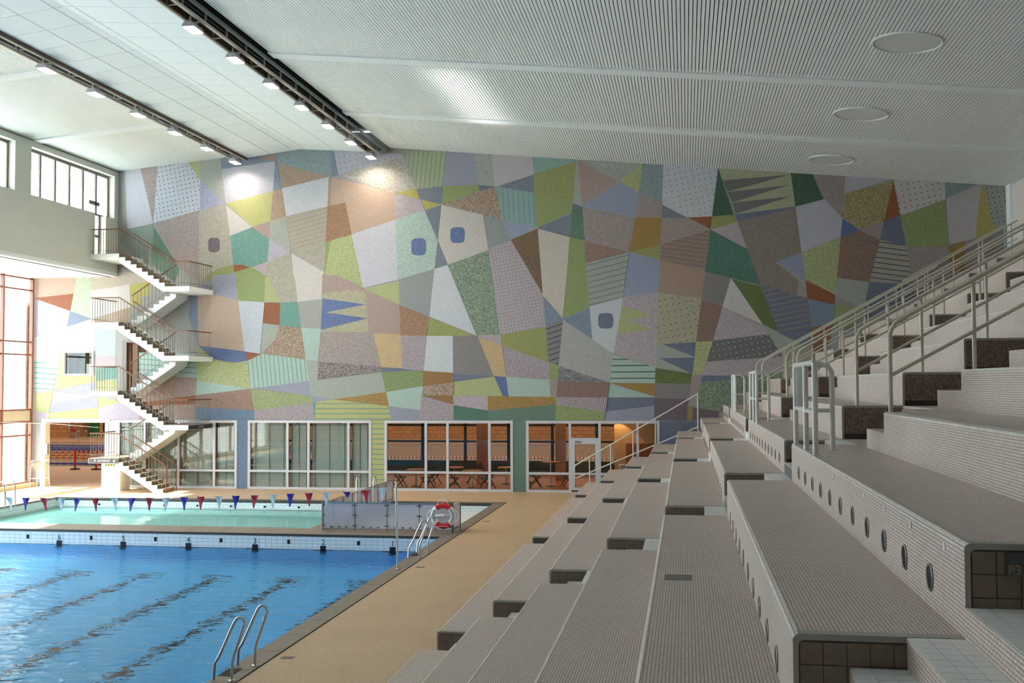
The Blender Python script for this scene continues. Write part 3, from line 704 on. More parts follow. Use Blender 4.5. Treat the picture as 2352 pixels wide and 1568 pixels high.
# glazed bays, each frame bar and pane a piece
WN = [0]
def bar(root, x0, x1, z0, z1, m=None, name='frame_bar', d=0.06):
    return MB().box(x0, x1, YW-0.03, YW-0.03+d+0.06, z0, z1).build(name, m or m_alu, root)
def bay(x0, x1, muls, label, sill=0.75, blinds=False, top=2.87, gm=None, skip=None):
    WN[0] += 1
    root = empty('window_%d' % WN[0], label, None, kind='structure')
    bar(root, x0, x1, top-0.11, top); bar(root, x0, x1, 0.0, 0.09)
    bar(root, x0, x0+0.11, 0.09, top-0.11); bar(root, x1-0.11, x1, 0.09, top-0.11)
    xs = [x0+0.11] + muls + [x1-0.11]
    for mu in muls: bar(root, mu-0.05, mu+0.05, 0.09, top-0.11)
    for i in range(len(xs)-1):
        a, b = xs[i]+(0.05 if i else 0), xs[i+1]-(0.05 if i < len(xs)-2 else 0)
        if skip == i: continue
        bar(root, a, b, sill-0.045, sill+0.045)
        for z0, z1 in ((0.09, sill-0.045), (sill+0.045, top-0.11)):
            MB().box(a, b, YW+0.05, YW+0.056, z0, z1).build('pane', gm or m_glassc, root)
            if blinds:
                s = MB(); z = z0+0.02; w = 0.052
                while z < z1-0.02:
                    s.add([(a+0.05, YW+0.13, z-0.024), (b-0.03, YW+0.13, z-0.024), (b-0.03, YW+0.148, z+0.018), (a+0.05, YW+0.148, z+0.018)], [(0,1,2,3)]); z += 0.051
                bl = tag(s.build('blind', m_blind, root), 'lowered grey-green venetian blind', kind='stuff')
                c = MB()
                for t in (0.12, 0.5, 0.9): c.box(a+(b-a)*t-0.008, a+(b-a)*t+0.008, YW+0.11, YW+0.125, z0, z1)
                c.build('blind_cord', m_bronze, bl)
    return root
m_blind = mat('blind_slat', (206,224,222), 0.5)
bay(-24.15, -18.71, [-22.9, -21.34, -19.73], 'glazed bay with lowered blinds behind the staircase', blinds=True)
bay(-18.23, -12.85, [-16.48, -15.56, -13.83], 'glazed bay with lowered blinds between the blue pier and the striped pier', blinds=True)
bay(-12.29, -6.92, [-10.54, -9.63, -7.89], 'glazed bay looking into the cafe left of the green pier')
bay(-6.39, -1.04, [-4.61, -3.42, -1.91], 'glazed bay with a door looking into the cafe beside the stand', skip=1)
# glazed door in the last bay
door = struct(empty('door_1', 'aluminium framed glass door to the cafe beside the stand', None))
door['kind'] = 'structure'
bar(door, -4.56, -3.47, 2.06, 2.18); bar(door, -4.56, -4.42, 0.04, 2.06); bar(door, -3.6, -3.47, 0.04, 2.06); bar(door, -4.42, -3.6, 1.94, 2.06); bar(door, -4.42, -3.6, 0.04, 0.2); bar(door, -4.42, -3.6, 0.71, 0.79)
for z0, z1 in ((0.2, 0.71), (0.79, 1.94)): MB().box(-4.42, -3.6, YW+0.03, YW+0.036, z0, z1).build('pane', m_glassc, door)
MB().box(-4.56, -3.47, YW+0.03, YW+0.036, 2.18, 2.76).build('pane', m_glassc, door)
hd = MB().tube([(-3.54, YW-0.04, 1.0), (-3.54, YW-0.10, 1.0), (-3.66, YW-0.10, 1.0)], 0.012); hd.build('handle', m_steel, door, True)
MB().box(-4.4, -4.15, YW-0.07, YW-0.02, 2.0, 2.06).build('door_closer', m_steel, door)
# opening to the other pool hall
op = struct(empty('door_2', 'wide white framed opening to the other pool hall', None)); op['kind'] = 'structure'
MB().box(-27.7, -24.5, YW-0.03, YW+0.12, 2.76, 2.92).build('frame_bar', m_white, op)
MB().box(-27.72, -27.50, YW-0.05, YW+0.3, 0, 2.755).build('frame_bar', mat('cream_paint', (240,228,200), .6), op)
MB().box(-24.72, -24.56, YW-0.03, YW+0.3, 0, 2.755).build('frame_bar', m_white, op)
# small window high in the mosaic
sw = struct(empty('window_8', 'small white framed window high in the mosaic', None)); sw['kind'] = 'structure'
for a in ((-26.72,-25.28,5.78,5.86), (-26.72,-25.28,4.79,4.87), (-26.72,-26.64,4.87,5.78), (-25.36,-25.28,4.87,5.78)): MB().box(a[0], a[1], YW-0.05, YW+0.1, a[2], a[3]).build('frame_bar', m_white, sw)
MB().box(-26.64, -25.36, YW+0.05, YW+0.055, 4.87, 5.78).build('pane', m_glassc, sw)
MB().box(-26.9, -25.0, YW+0.7, YW+0.75, 4.5, 6.1).build('room_back', mat('dim_room', (96,92,70), .8, var=.3, scale=3), sw)
MB().box(-26.35, -26.27, YW+0.4, YW+0.48, 4.5, 6.0).build('room_post', mat('dim_dark', (40,38,36), .8), sw)
MB().box(-25.75, -25.36, YW+0.2, YW+0.3, 4.7, 5.3).build('screen_back', m_white, sw)
# door behind the stair at the upper level
d3 = struct(empty('door_3', 'grey framed door behind the staircase landing', None)); d3['kind'] = 'structure'
MB().box(-23.95, -23.75, YW-0.04, YW+0.2, 4.13, 6.3).build('frame_bar', m_bronze, d3); MB().box(-23.75, -22.85, YW-0.04, YW+0.2, 6.2, 6.3).build('frame_bar', m_bronze, d3)
MB().box(-23.55, -23.3, YW+0.1, YW+0.14, 4.13, 6.2).build('door_leaf', mat('dark_wood', (110,74,48), .5), d3)
MB().box(-24.0, -22.7, YW+0.8, YW+0.85, 4.0, 6.4).build('room_back', mat('warm_room', (206,184,158), .8, var=.2), d3)
MB().box(-23.15, -22.95, YW+0.6, YW+0.66, 5.6, 6.15).build('picture', mat('brown_panel', (120,70,44), .6), d3)

# ------------------------------------------------------------------ left side: upper wall, clerestory, soffit, facade
uw = MB()
uw.box(XL-0.36, XL, YB, 41.3, 9.2, 11.53); uw.box(XL-0.36, XL, 42.15, YW, 9.2, 11.53); uw.box(XL-0.36, XL, 41.3, 42.15, 9.2, 9.7)
uw.box(XL-0.36, XL, YB, YW, 13.36, 14.3)
piers = [y for y in (36.35, 29.35, 22.35, 15.35, 8.35, 1.35)]
for y in piers: uw.box(XL-0.36, XL, y-0.5, y+0.5, 11.53, 13.36)
uw.box(XL-0.36, XL, 42.82, YW, 11.53, 13.36)
wleft = struct(uw.build('wall_left', m_plaster), 'plain grey upper wall over the glass facade')
MB().box(XL-0.37, XL+0.012, YB, YW, 9.17, 9.21).build('drip_edge', m_white, wleft)
edges = [(36.85, 42.82), (29.85, 35.85), (22.85, 28.85), (15.85, 21.85), (8.85, 14.85), (1.85, 7.85)]
m_frost = m_glass
for k, (y0, y1) in enumerate(edges):
    r = struct(empty('window_%d' % (9+k), ['bronze framed clerestory window next to the mosaic', 'bronze framed clerestory window at the picture edge'][k] if k < 2 else 'bronze framed clerestory window further along the hall', None)); r['kind'] = 'structure'
    xa, xb = XL-0.34, XL-0.27
    def fb(a0, a1, z0, z1): MB().box(xa, xb, a0, a1, z0, z1).build('frame_bar', m_bronze, r)
    fb(y0, y1, 13.25, 13.36); fb(y0, y1, 11.53, 11.6)
    n = 6; s = (y1-y0)/n
    for i in range(n+1):
        yy = y0+s*i; fb(yy-0.055 if i else yy, yy+0.055 if i < n else yy+0.1 if False else (yy if i == n else yy+0.055), 11.6, 13.25) if 0 < i < n else fb(yy if i == 0 else yy-0.1, yy+0.1 if i == 0 else yy, 11.6, 13.25)
    for i in range(n):
        MB().box(xa+0.03, xa+0.036, y0+s*i+0.055, y0+s*(i+1)-0.055, 11.6, 13.25).build('pane', m_glass, r)
    if k == 0: fb(41.3, 42.1, 11.95, 12.1)
d4 = struct(empty('door_4', 'narrow bronze framed terrace door at the top stair landing', None)); d4['kind'] = 'structure'
for a in ((41.3,41.4,9.7,11.53), (42.05,42.15,9.7,11.53), (41.4,42.05,9.7,9.85), (41.4,42.05,10.6,10.7)): MB().box(XL-0.34, XL-0.27, a[0], a[1], a[2], a[3]).build('frame_bar', m_bronze, d4)
for z0, z1 in ((9.85,10.6), (10.7,11.53)): MB().box(XL-0.31, XL-0.304, 41.4, 42.05, z0, z1).build('pane', m_glass, d4)
sf = MB(); sf.box(XF-0.6, XL-0.002, YB, YW, 9.06, 9.2); sf.box(XF-0.6, XL-0.1, YB, YW, 9.19, 9.3)
ev = MB(); ev.box(-27.2, XL-0.2, YB, YW+0.2, 13.5, 13.64); struct(ev.build('roof_eave', m_white), 'white roof eave outside the clerestory windows')
sof = struct(sf.build('ceiling_soffit', m_white), 'white underside above the glass facade')
MB().beam((XL-0.35, YB, 9.045), (XL-0.35, YW, 9.045), 0.03, 0.025).build('curtain_rail', m_bronze, sof)
fac = struct(empty('window_20', 'tall glass facade with rust brown mullions on the left', None)); fac['kind'] = 'structure'
ys = [43.02]
while ys[-1] > YFAC+2: ys.append(ys[-1]-2.05)
mm = MB().box(XF-0.09, XF+0.06, -0.05, 0.05, 0.15, 9.05).mesh('mullion', m_rustf)
for y in ys: place('mullion', mm, fac, (0, y, 0))
zs = [0.2, 2.23, 2.8, 3.33, 5.7, 6.25, 8.5, 9.0]
for z in zs: MB().box(XF-0.05, XF+0.02, ys[-1], 43.0, z-0.035, z+0.035).build('transom', m_rustf, fac)
m_span = mat('spandrel', (200,188,162), .6)
for i in range(len(ys)-1):
    for j in range(len(zs)-1):
        if j == 2: MB().box(XF-0.03, XF, ys[i+1]+0.05, ys[i]-0.05, 2.83, 3.3).build('spandrel', m_span, fac)
        else: MB().box(XF-0.012, XF-0.006, ys[i+1]+0.05, ys[i]-0.05, zs[j]+0.035, zs[j+1]-0.035).build('pane', m_glass, fac)
MB().box(XF-0.25, XF+0.22, YFAC, YW, 0.0, 0.17).build('plinth', mat('plinth_stone', (214,186,144), .6, var=.1), fac)
gr = MB(); gr.box(-120, XF-0.3, -60, YW-0.1, -0.6, -0.1)
struct(gr.build('ground_outside', mat('pale_paving', (206,202,196), .8, var=.05, scale=.5)), 'pale paving outside the glass facade')
b = MB(); b.box(XF-0.25, XF, YB, ys[-1], 0, 9.1); struct(b.build('wall_left_blocker', m_plaster), 'added closed part of the left wall, unseen, limiting daylight near the viewer')  # unseen wall closed off so less daylight reaches the near stand
b = MB(); b.box(-60, XF-0.3, YW-0.1, YW+0.02, -0.1, 8.2); struct(b.build('wall_outside', m_white), 'white outer wall beyond the glass facade')
# right and rear walls
b = MB(); b.box(XR, XR+0.2, YB, YW, 0, 13.6); wr = struct(b.build('wall_right', mat('white_wall', (214,206,200), .7, var=.04)), 'pale right wall above the top of the stand')
MB().box(XR-0.12, XR, YW-0.5, YW, 8.5, 11.9).build('corner_trim', m_white, wr)
b = MB(); b.box(XF-0.3, XR+0.2, YB-0.2, YB, 0, 15); struct(b.build('wall_behind', mat('rear_wall', (190,184,174), .7)), 'wall behind the viewer')
# ------------------------------------------------------------------ ceiling
b = MB(); b.box(XL-0.4, XR+0.2, YB, YW+0.25, 15.0, 15.2)
ceil = struct(b.build('ceiling', m_dark), 'ceiling of pale slats on both sides of a white panelled ridge')
m_slat = mat('ceiling_slat', (232,236,234), 0.6)
m_slatl = m_slat
m_void = mat('ceiling_void', (46,46,44), 0.9)
def back(x0, x1, zf, y0, y1, m, up=0.07, th=0.05):
    return MB().prism([(x0, zf(x0)+up), (x1, zf(x1)+up), (x1, zf(x1)+up+th), (x0, zf(x0)+up+th)], 'y', y0, y1)
back(-12.1, XR+0.1, zr, 23.0, YW, m_void).build('slat_backing', m_void, ceil)
back(-12.1, XR+0.1, zr, YB, 23.05, m_slat, 0.0).build('ceiling_sheet', m_slat, ceil)
back(XL-0.3, -19.1, zl, 23.0, YW, m_void).build('slat_backing', m_void, ceil)
back(XL-0.3, -19.1, zl, YB, 23.05, m_slat, 0.0).build('ceiling_sheet', m_slat, ceil)
BAYS = [(23.1, 29.92), (30.45, 36.92), (37.45, 43.13)]
pitch, sw_ = 0.0955, 0.076
ar_ = math.atan(-0.09945); al_ = math.atan(0.0879)
def slat_mesh(L): return MB().box(-sw_/2, sw_/2, 0, L, -0.006, 0.012).mesh('slat', m_slat)
sm = slat_mesh(BAYS[0][1]-BAYS[0][0]); x = -12.02; n = 0
while x < XR and n < 254:
    place('slat', sm, ceil, (x, BAYS[0][0], zr(x)), (0, -ar_, 0)); x += pitch; n += 1
def slat_rows(name, zf, xa, xb, ang, bays, label):
    s = MB(); ca, sa = math.cos(ang), math.sin(ang)
    for y0, y1 in bays:
        x = xa
        while x < xb:
            z = zf(x)
            c = [(x-sw_/2*ca, z-sw_/2*sa), (x+sw_/2*ca, z+sw_/2*sa)]
            s.prism([c[0], c[1], (c[1][0], c[1][1]+0.014), (c[0][0], c[0][1]+0.014)], 'y', y0, y1); x += pitch
    tag(s.build(name, m_slat, ceil), label, kind='stuff')
slat_rows('slat_rows', zr, -12.02, XR, ar_, BAYS[1:], 'pale ceiling slats over the far part of the stand')
slat_rows('slat_rows', zl, XL+0.05, -19.15, al_, BAYS, 'pale ceiling slats beside the clerestory windows')
for y in (30.18, 37.18, 23.1):
    MB().prism([(-12.1, zr(-12.1)-0.05), (XR, zr(XR)-0.05), (XR, zr(XR)+0.1), (-12.1, zr(-12.1)+0.1)], 'y', y-0.26, y+0.26).build('ceiling_beam', m_beam, ceil)
    MB().prism([(XL, zl(XL)-0.05), (-19.0, zl(-19.0)-0.05), (-19.0, zl(-19.0)+0.1), (XL, zl(XL)+0.1)], 'y', y-0.26, y+0.26).build('ceiling_beam', m_beam, ceil)
MB().box(XL, XL+0.03, YB, YW, 13.585, 13.61).build('slat_edge', m_bronze, ceil)
# white panels of the ridge
m_panel = mat('ceiling_panel', (228,238,240), 0.55)
xs = [(-18.59, -17.275), (-17.25, -16.265), (-16.24, -15.725), (-15.70, -14.425), (-14.40, -12.98)]
back(-18.6, -15.97, zc, 20.0, YW, m_grout, 0.05, 0.03).build('panel_backing', m_grout, ceil); back(-15.97, -12.97, zc, 20.0, YW, m_grout, 0.05, 0.03).build('panel_backing', m_grout, ceil)
PY = 1.25
for x0, x1 in xs:
    pr = [(x0, zc(x0)), (x1, zc(x1)), (x1, zc(x1)+0.03), (x0, zc(x0)+0.03)]
    if x0 < -15.97 < x1: pr = [(x0, zc(x0)), (-15.97, zc(-15.97)), (x1, zc(x1)), (x1, zc(x1)+.03), (-15.97, zc(-15.97)+.03), (x0, zc(x0)+.03)]
    me = MB().prism(pr, 'y', 0.009, PY-0.009).mesh('ceiling_panel', m_panel)
    for i in range(18): place('ceiling_panel', me, ceil, (0, YW-0.02-PY*(i+1), 0))
    MB().prism(pr, 'y', YB, YW-0.02-PY*18).build('ceiling_sheet', m_panel, ceil)
# round panels in the right hand ceiling
for i, (y, lab) in enumerate(((26.58, 'largest of the round flush ceiling panels, above the near part of the stand'), (33.49, 'middle one of three round flush ceiling panels'), (40.23, 'smallest round flush ceiling panel close to the mosaic wall'))):
    x = 5.3; r = empty('round_ceiling_panel', lab, 'ceiling panel', (x, y, zr(x)-0.02), 'round ceiling panels'); r.rotation_euler = (0, -ar_, 0)
    MB().lathe([(0.74, 0), (0.76, 0.01), (0.76, 0.05)], n=40).build('disc', mat('disc_white', (206,208,206), .6), r)
    MB().tube([(0.79*math.cos(t*math.pi/24), 0.79*math.sin(t*math.pi/24), 0.0) for t in range(48)], 0.022, 8, True).build('ring', m_white, r, True)

# lamp gantries
m_rail = mat('gantry_rail', (178,170,160), 0.5, 0.2); m_web = mat('gantry_web', (88,68,52), 0.6); m_cable = mat('cable_grey', (120,108,96), 0.6)
def gantry(xc, label, side):
    r = empty('lamp_gantry', label, 'lamp gantry', (0, 0, 0), 'lamp gantries')
    s = side
    MB().box(xc-0.05+0.2*s, xc+0.05+0.2*s, 20, YW-0.1, 13.86, 13.92).build('rail', m_rail, r)
    MB().box(xc-0.03-0.22*s, xc+0.03-0.22*s, 20, YW-0.1, 13.88, 13.94).build('rail', m_rail, r)
    MB().box(xc-0.27*s-0.015, xc-0.27*s+0.015, 20, YW-0.02, 13.92, 14.2).build('web', m_web, r)
    MB().tube([(xc+0.02, 20, 14.02), (xc+0.02, YW-0.2, 14.02)], 0.03, 8).build('pipe', m_rail, r, True)
    MB().tube([(xc+0.14, 20, 14.1), (xc+0.14, YW-0.2, 14.1)], 0.012, 6).build('cable', m_cable, r, True)
    MB().box(xc+0.36*s-0.015, xc+0.36*s+0.015, 20, YW-0.1, 14.05, 14.17).build('channel', mat('green_grey_steel', (150,162,160), .5, .2), r)
    pm = MB(); pm.box(0.2*s-0.02, 0.2*s+0.02, -0.02, 0.02, 13.88, 14.22); pm.box(-0.22*s-0.02, -0.22*s+0.02, -0.02, 0.02, 13.9, 14.12)
    pm.beam((-0.22, 0, 13.95), (0.2, 0, 13.95), 0.03, 0.03); me = pm.mesh('hanger', m_rail)
    y = YW-0.6
    while y > 21: place('hanger', me, r, (xc, y, 0)); y -= 1.34
    return r
gantry(-12.63, 'steel lamp gantry along the stand side of the white ridge', 1)
gantry(-18.6, 'steel lamp gantry along the clerestory side of the white ridge', -1)
m_lamp = mat('lamp_housing', (176,172,176), 0.45, 0.2); m_glow = mat('lamp_diffuser', (255,246,232), 0.5, emit=(255,240,214), es=14.0)
def lamp(x, y, lab):
    r = empty('ceiling_lamp', lab, 'ceiling lamp', (x, y, 13.62), 'floodlights under the gantries')
    h = MB(); h.prism([(-0.16, 0.02), (0.16, 0.02), (0.16, 0.07), (0.1, 0.15), (-0.1, 0.15), (-0.16, 0.07)], 'y', -0.31, 0.31); h.build('housing', m_lamp, r)
    MB().box(-0.14, 0.14, -0.285, 0.285, 0.0, 0.022).build('diffuser', m_glow, r)
    MB().tube([(-0.06, -0.25, 0.14), (-0.06, -0.25, 0.2), (0.06, -0.25, 0.2), (0.06, -0.25, 0.14)], 0.012, 6).build('bracket', m_rail, r)
    MB().box(-0.02, 0.02, -0.2, -0.16, 0.15, 0.3).build('hanger', m_rail, r); MB().box(-0.02, 0.02, 0.2, 0.24, 0.15, 0.3).build('hanger', m_rail, r)
    d = bpy.data.lights.new('lamp_light', 'AREA'); d.shape = 'RECTANGLE'; d.size = 0.28; d.size_y = 0.56; d.energy = LAMP; d.color = (1.0, 0.87, 0.72); d.spread = math.radians(150)
    o = bpy.data.objects.new('lamp_light', d); COL.objects.link(o); o.parent = r; o.location = (0, 0, -0.012)
for i in range(7):
    lamp(-12.63, 42.3-2.69*i, 'lit rectangular floodlight on the stand side gantry, %s from the mosaic wall' % ORD[i])
for i in range(6):
    lamp(-18.51, 42.3-2.69*i, 'lit rectangular floodlight on the clerestory side gantry, %s from the mosaic wall' % ORD[i])

# ------------------------------------------------------------------ grandstand
stand = empty('grandstand', 'terraced tiled spectator stand with stepped aisles rising to the right', 'grandstand')
def XK(k): return -3.87 + 0.885*(k-1)
NT_ = 18
SECT = [(YB, 4.87), (6.02, 15.41), (16.56, 25.95), (27.1, 36.5), (37.64, YW)]
SECTU = [(YB, 2.86), (6.36, 13.4), (16.9, 23.94), (27.44, 34.48), (37.98, YW)]
GAPU = [(2.86, 6.36), (13.4, 16.9), (23.94, 27.44), (34.48, 37.98)]
AISLE = [(4.87, 6.02), (15.41, 16.56), (25.95, 27.1), (36.5, 37.64)]
m_dkt = mat('dark_tile', (112,98,84), 0.35, var=0.25, scale=22)
m_dkg = mat('dark_tile_grout', (58,52,47), 0.8)
m_edge = mat('edge_tile', (150,146,140), 0.4, var=0.1, scale=12)
m_stept = mat('step_tile', (226,224,222), 0.35, var=0.04, scale=12)
m_stepg = mat('step_grout', (96,92,88), 0.8)
m_nosing = brickmat('nosing_mosaic', (222,212,204), (206,194,184), (120,110,102), 0.055, 0.03, 0.0028, biglight=0.05)
tile_me = MB().box(-0.0585, 0.0585, -0.006, 0.0, -0.0585, 0.0585).mesh('end_tile', m_dkt)
stile_me = MB().box(-0.0485, 0.0485, -0.0545, 0.0545, 0.0, 0.008).mesh('step_tile', m_stept)
rim_me = MB().tube([(0, 0.078*math.cos(t*math.pi/12), 0.078*math.sin(t*math.pi/12)) for t in range(24)], 0.007, 6, True).mesh('vent_ring', mat('vent_metal', (126,120,116), .45, .3), True)
dv = MB(); dv.add([(-0.002, 0.074*math.cos(t*math.pi/12), 0.074*math.sin(t*math.pi/12)) for t in range(24)], [tuple(range(24))]); disc_me = dv.mesh('vent_hole', m_dark)
for k in range(1, NT_+1):
    X, Z = XK(k), 0.5*k
    r = 0.035
    for si, (y0, y1) in enumerate(SECT if k <= 7 else SECTU):
        if si == 4 and k <= 5: y1 = 42.35
        ye = XR if k == NT_ else X+0.905
        pr = [(X, Z-0.5), (X, Z-r)] + arc((X+r, Z-r), r, 180, 90, 4)[1:] + [(ye, Z), (ye, Z-0.5)]
        t = MB().prism(pr, 'y', y0, y1).build('seating_tier', m_tier, stand)
        MB().prism([(X-0.002, Z-r-.004)] + arc((X+r, Z-r), r+0.002, 180, 90, 4) + [(X+r+.004, Z-0.006), (X+0.006, Z-r-.004)], 'y', y0, y1).build('nosing', m_nosing, t)
        if si == 0: continue
        # end face towards the aisle
        ep = [(X+0.03, Z-0.5), (X+0.03, Z-0.06)] + arc((X+0.06, Z-0.06), 0.03, 180, 90, 3)[1:] + [(X+0.885, Z-0.03), (X+0.885, Z-0.5)]
        MB().prism(pr, 'y', y0-0.003, y0-0.0005).build('end_rim', m_edge, t)
        MB().prism(ep, 'y', y0-0.006, y0).build('end_face', m_dkg if k <= 7 else m_brown, t)
        MB().box(X+0.03, X+0.885, y0, y0+0.09, Z, Z+0.003).build('edge_strip', m_edge, t)
        if k >= 8: MB().box(X+0.03, X+0.885, y0-0.009, y0-0.006, Z-0.5, Z-0.42).build('base_strip', m_dkg, t)
        if (si == 1 and 6 <= k <= 7) or (si == 2 and k <= 7):
            for i in range(7):
                for j in range(3 if si == 1 else 2):
                    place('end_tile', tile_me, t, (X+0.033+0.0615+0.1215*i, y0-0.006, Z-0.035-0.0615-0.122*j))
        if k in (6, 7):
            sp, off, zz = (0.76, 0.82, Z-0.32) if k == 7 else (0.8, 1.07, Z-0.4)
            y = y0+off
            while y < y1-0.4:
                place('vent_ring', rim_me, t, (X-0.004, y, zz)); place('vent_hole', disc_me, t, (X-0.003, y, zz)); y += sp
        if k == 7 and si == 1:
            for i in range(6): MB().box(X-0.005, X, y0+0.42+i*0.93, y0+0.46+i*0.93, Z-0.1, Z-0.055).build('marker_tile', m_stept, t)
    for ai, (a0, a1) in enumerate(AISLE):
        if k >= 8:
            g0, g1 = GAPU[ai]
            if k == 8: MB().box(X-0.02, X+0.02, g0, g1, Z-1.0, Z-0.505).build('aisle_step', m_tier, stand)
            MB().box(X, X+0.445, g0, g0+1.24, Z-0.8, Z-0.25).build('aisle_step', m_tier, stand)
            MB().box(X+0.44, X+0.905, g0, g0+1.24, Z-0.8, Z).build('aisle_step', m_tier, stand)
            MB().box(X, X+0.905, g0+1.24, g1, Z-1.0, Z-0.5).build('aisle_landing', m_tier, stand)
            continue
        for s3 in range(3):
            xa = X+0.295*s3; zt = Z-0.5+(s3+1)/6*1.0
            st = MB(); st.box(xa, xa+0.30, a0, a1, zt-0.5, zt-0.008)
            so = st.build('aisle_step', m_stepg if ai <= 1 else m_stept, stand)
            tiled = (ai == 0 and 6 <= k <= 8) or (ai == 1 and s3 == 2 and 2 <= k <= 7)
            if tiled:
                for i in range(3):
                    for j in range(10): place('step_tile', stile_me, so, (xa+0.05+0.0995*i, a1-0.0575-0.1145*j, zt-0.008))
                MB().box(xa-0.004, xa+0.004, a0, a1, zt-0.5, zt-0.004).build('step_riser', m_tier, so)
            else: MB().box(xa, xa+0.30, a0, a1, zt-0.008, zt).build('step_top', m_stept, so)
# plaque on the end of tier 7
pq = empty('seat_row_plaque', 'small dark glass plaque reading P3 on the end of a tier', 'plaque', (1.66, 6.0, 3.43))
pq.location = (1.70, 6.006, 3.40)
MB().box(-0.061, 0.061, -0.014, 0.0, -0.061, 0.061).build('plate', mat('plaque_glass', (64,66,68), .15), pq)
place('lettering', text_mesh('P3', 0.07, mat('plaque_letters', (128,112,80), .5), 0.001), pq, (-0.02, -0.0152, -0.03), (math.pi/2, 0, 0))
dr = MB().box(-0.22, 0.04, 10.33, 10.62, 2.5, 2.503).build('floor_drain', mat('drain_tile', (104,98,92), .5, var=.2, scale=40)); tag(dr, 'dark tiled drain patch in the broad tier', 'drain')
for i, (x, y, w) in enumerate(((-6.32, 16.59, .16), (-6.29, 25.18, .14), (-6.28, 33.8, .14))):
    d = MB().box(x-0.1, x+0.1, y-0.07, y+0.07, 0, 0.004).build('deck_drain', mat('drain_metal', (90,82,74), .4, .4)); tag(d, ['small deck drain cover near the closest pool ladder', 'small deck drain cover near the pennant pole', 'small deck drain cover beside the shallow pool corner'][i], 'drain', 'deck drains')

# handrails of the stand
m_tube = mat('cream_tube', (190,182,166), 0.4)
def stand_rail(y, xs, xe, label, posts=None):
    r = empty('handrail', label, 'handrail', (0, 0, 0), 'stand handrails'); sl = 0.548
    zt = lambda x: 5.10 + sl*(x-2.52); zb = 0.5*math.floor((xs+3.87)/0.885+1)
    path = [(xs, y, zb), (xs, y, zt(xs)-0.12)] + [(xs+0.02, y, zt(xs)-0.05), (xs+0.06, y, zt(xs+0.06)-0.01), (xs+0.13, y, zt(xs+0.13))] + [(xe, y, zt(xe))]
    MB().tube(path, 0.027, 10).build('top_rail', m_tube, r, True)
    MB().tube([(xs, y, zt(xs)-0.6), (xe, y, zt(xe)-0.6)], 0.022, 8).build('mid_rail', m_tube, r, True)
    x = xs+0.95
    while x < xe+0.05:
        k = math.floor((x+3.87)/0.885+1); MB().tube([(x, y, 0.5*k), (x, y, zt(x))], 0.025, 8).build('post', m_tube, r, True); x += 0.93
    return r
stand_rail(13.3, 2.39, 11.0, 'cream tube handrail nearest the viewer, near side of the closest visible aisle')
stand_rail(16.95, 2.56, 11.0, 'cream tube handrail on the far side of the closest visible aisle')
stand_rail(23.84, 2.38, 11.0, 'cream tube handrail on the near side of the middle aisle')
stand_rail(27.49, 2.48, 11.0, 'cream tube handrail on the far side of the middle aisle')
stand_rail(34.38, 2.36, 7.6, 'short cream tube handrail on the near side of the aisle by the mosaic wall')
stand_rail(38.03, 2.41, 11.0, 'cream tube handrail on the far side of the aisle by the mosaic wall')
stand_rail(42.9, 8.2, 11.9, 'cream tube handrail against the mosaic wall at the top of the stand')
# handrail at the low end of the stand
r = empty('handrail', 'pale handrail sloping down the end of the stand in front of the cafe', 'handrail', (0, 0, 0)); y = 42.25
pts = [(0.45, y, 2.5), (0.45, y, 3.95), (-4.30, y, 1.13), (-4.34, y, 0.68), (-4.2, y, 0.66), (0.45, y, 3.0-0.35)]
MB().tube([(0.45, y, 3.94), (-4.30, y, 1.16), (-4.34, y, 1.1), (-4.34, y, 0.72), (-4.30, y, 0.66), (-4.22, y, 0.68), (0.45, y, 2.62+0.05)], 0.025, 8).build('rail_loop', mat('pale_tube', (206,200,190), .4), r, True)
for x, z in ((0.45, 2.5), (-1.18, 2.0), (-2.05, 1.5), (-2.92, 1.0), (-3.75, 0.5)):
    MB().tube([(x, y, z), (x, y, 3.94+(x-0.45)*0.585)], 0.022, 8).build('post', MATS['pale_tube'], r, True)
# barriers on the tier edge beside each aisle
m_tubew = mat('white_tube', (208,206,198), 0.35); m_smoke = mat('barrier_panel', (104,106,106), 0.2, var=0.5, scale=2.2)
for y0, lab in ((15.38, 'white tube barrier with a grey panel, nearest of the three'), (25.9, 'white tube barrier with a grey panel, middle of the three'), (35.9, 'white tube barrier with a grey panel, closest to the mosaic wall')):
    r = empty('tube_barrier', lab, 'barrier', (1.5, y0, 3.5), 'tube barriers on the tier edge'); L = 2.27
    zt = 1.09
    for yy in (0.0, -1.27, -L): MB().tube([(0, yy, 0), (0, yy, zt)], 0.034, 10).build('post', m_tubew, r, True)
    MB().tube([(0, 0, zt), (0, -L, zt)], 0.034, 10).build('top_rail', m_tubew, r, True)
    MB().tube([(0, 0, 0.5), (0, -L, 0.5)], 0.026, 8).build('lower_rail', m_tubew, r, True)
    MB().tube([(0, -1.27, zt), (0.2, -1.27, zt), (0.28, -1.28, zt-0.03), (0.32, -1.3, zt-0.1), (0.32, -1.3, 0)], 0.034, 10).build('return_rail', m_tubew, r, True)
    MB().tube([(0, -1.27, 0.5), (0.32, -1.3, 0.5)], 0.026, 8).build('return_lower_rail', m_tubew, r, True)
    MB().box(-0.006, 0.006, -1.2, -0.04, 0.54, zt-0.04).build('panel', m_smoke, r)
    fm = MB().lathe([(0.06, 0), (0.06, 0.01)], n=12).mesh('foot_plate', m_tubew)
    for p in ((0, 0, 0), (0, -1.27, 0), (0, -L, 0), (0.32, -1.3, 0)): place('foot_plate', fm, r, p)
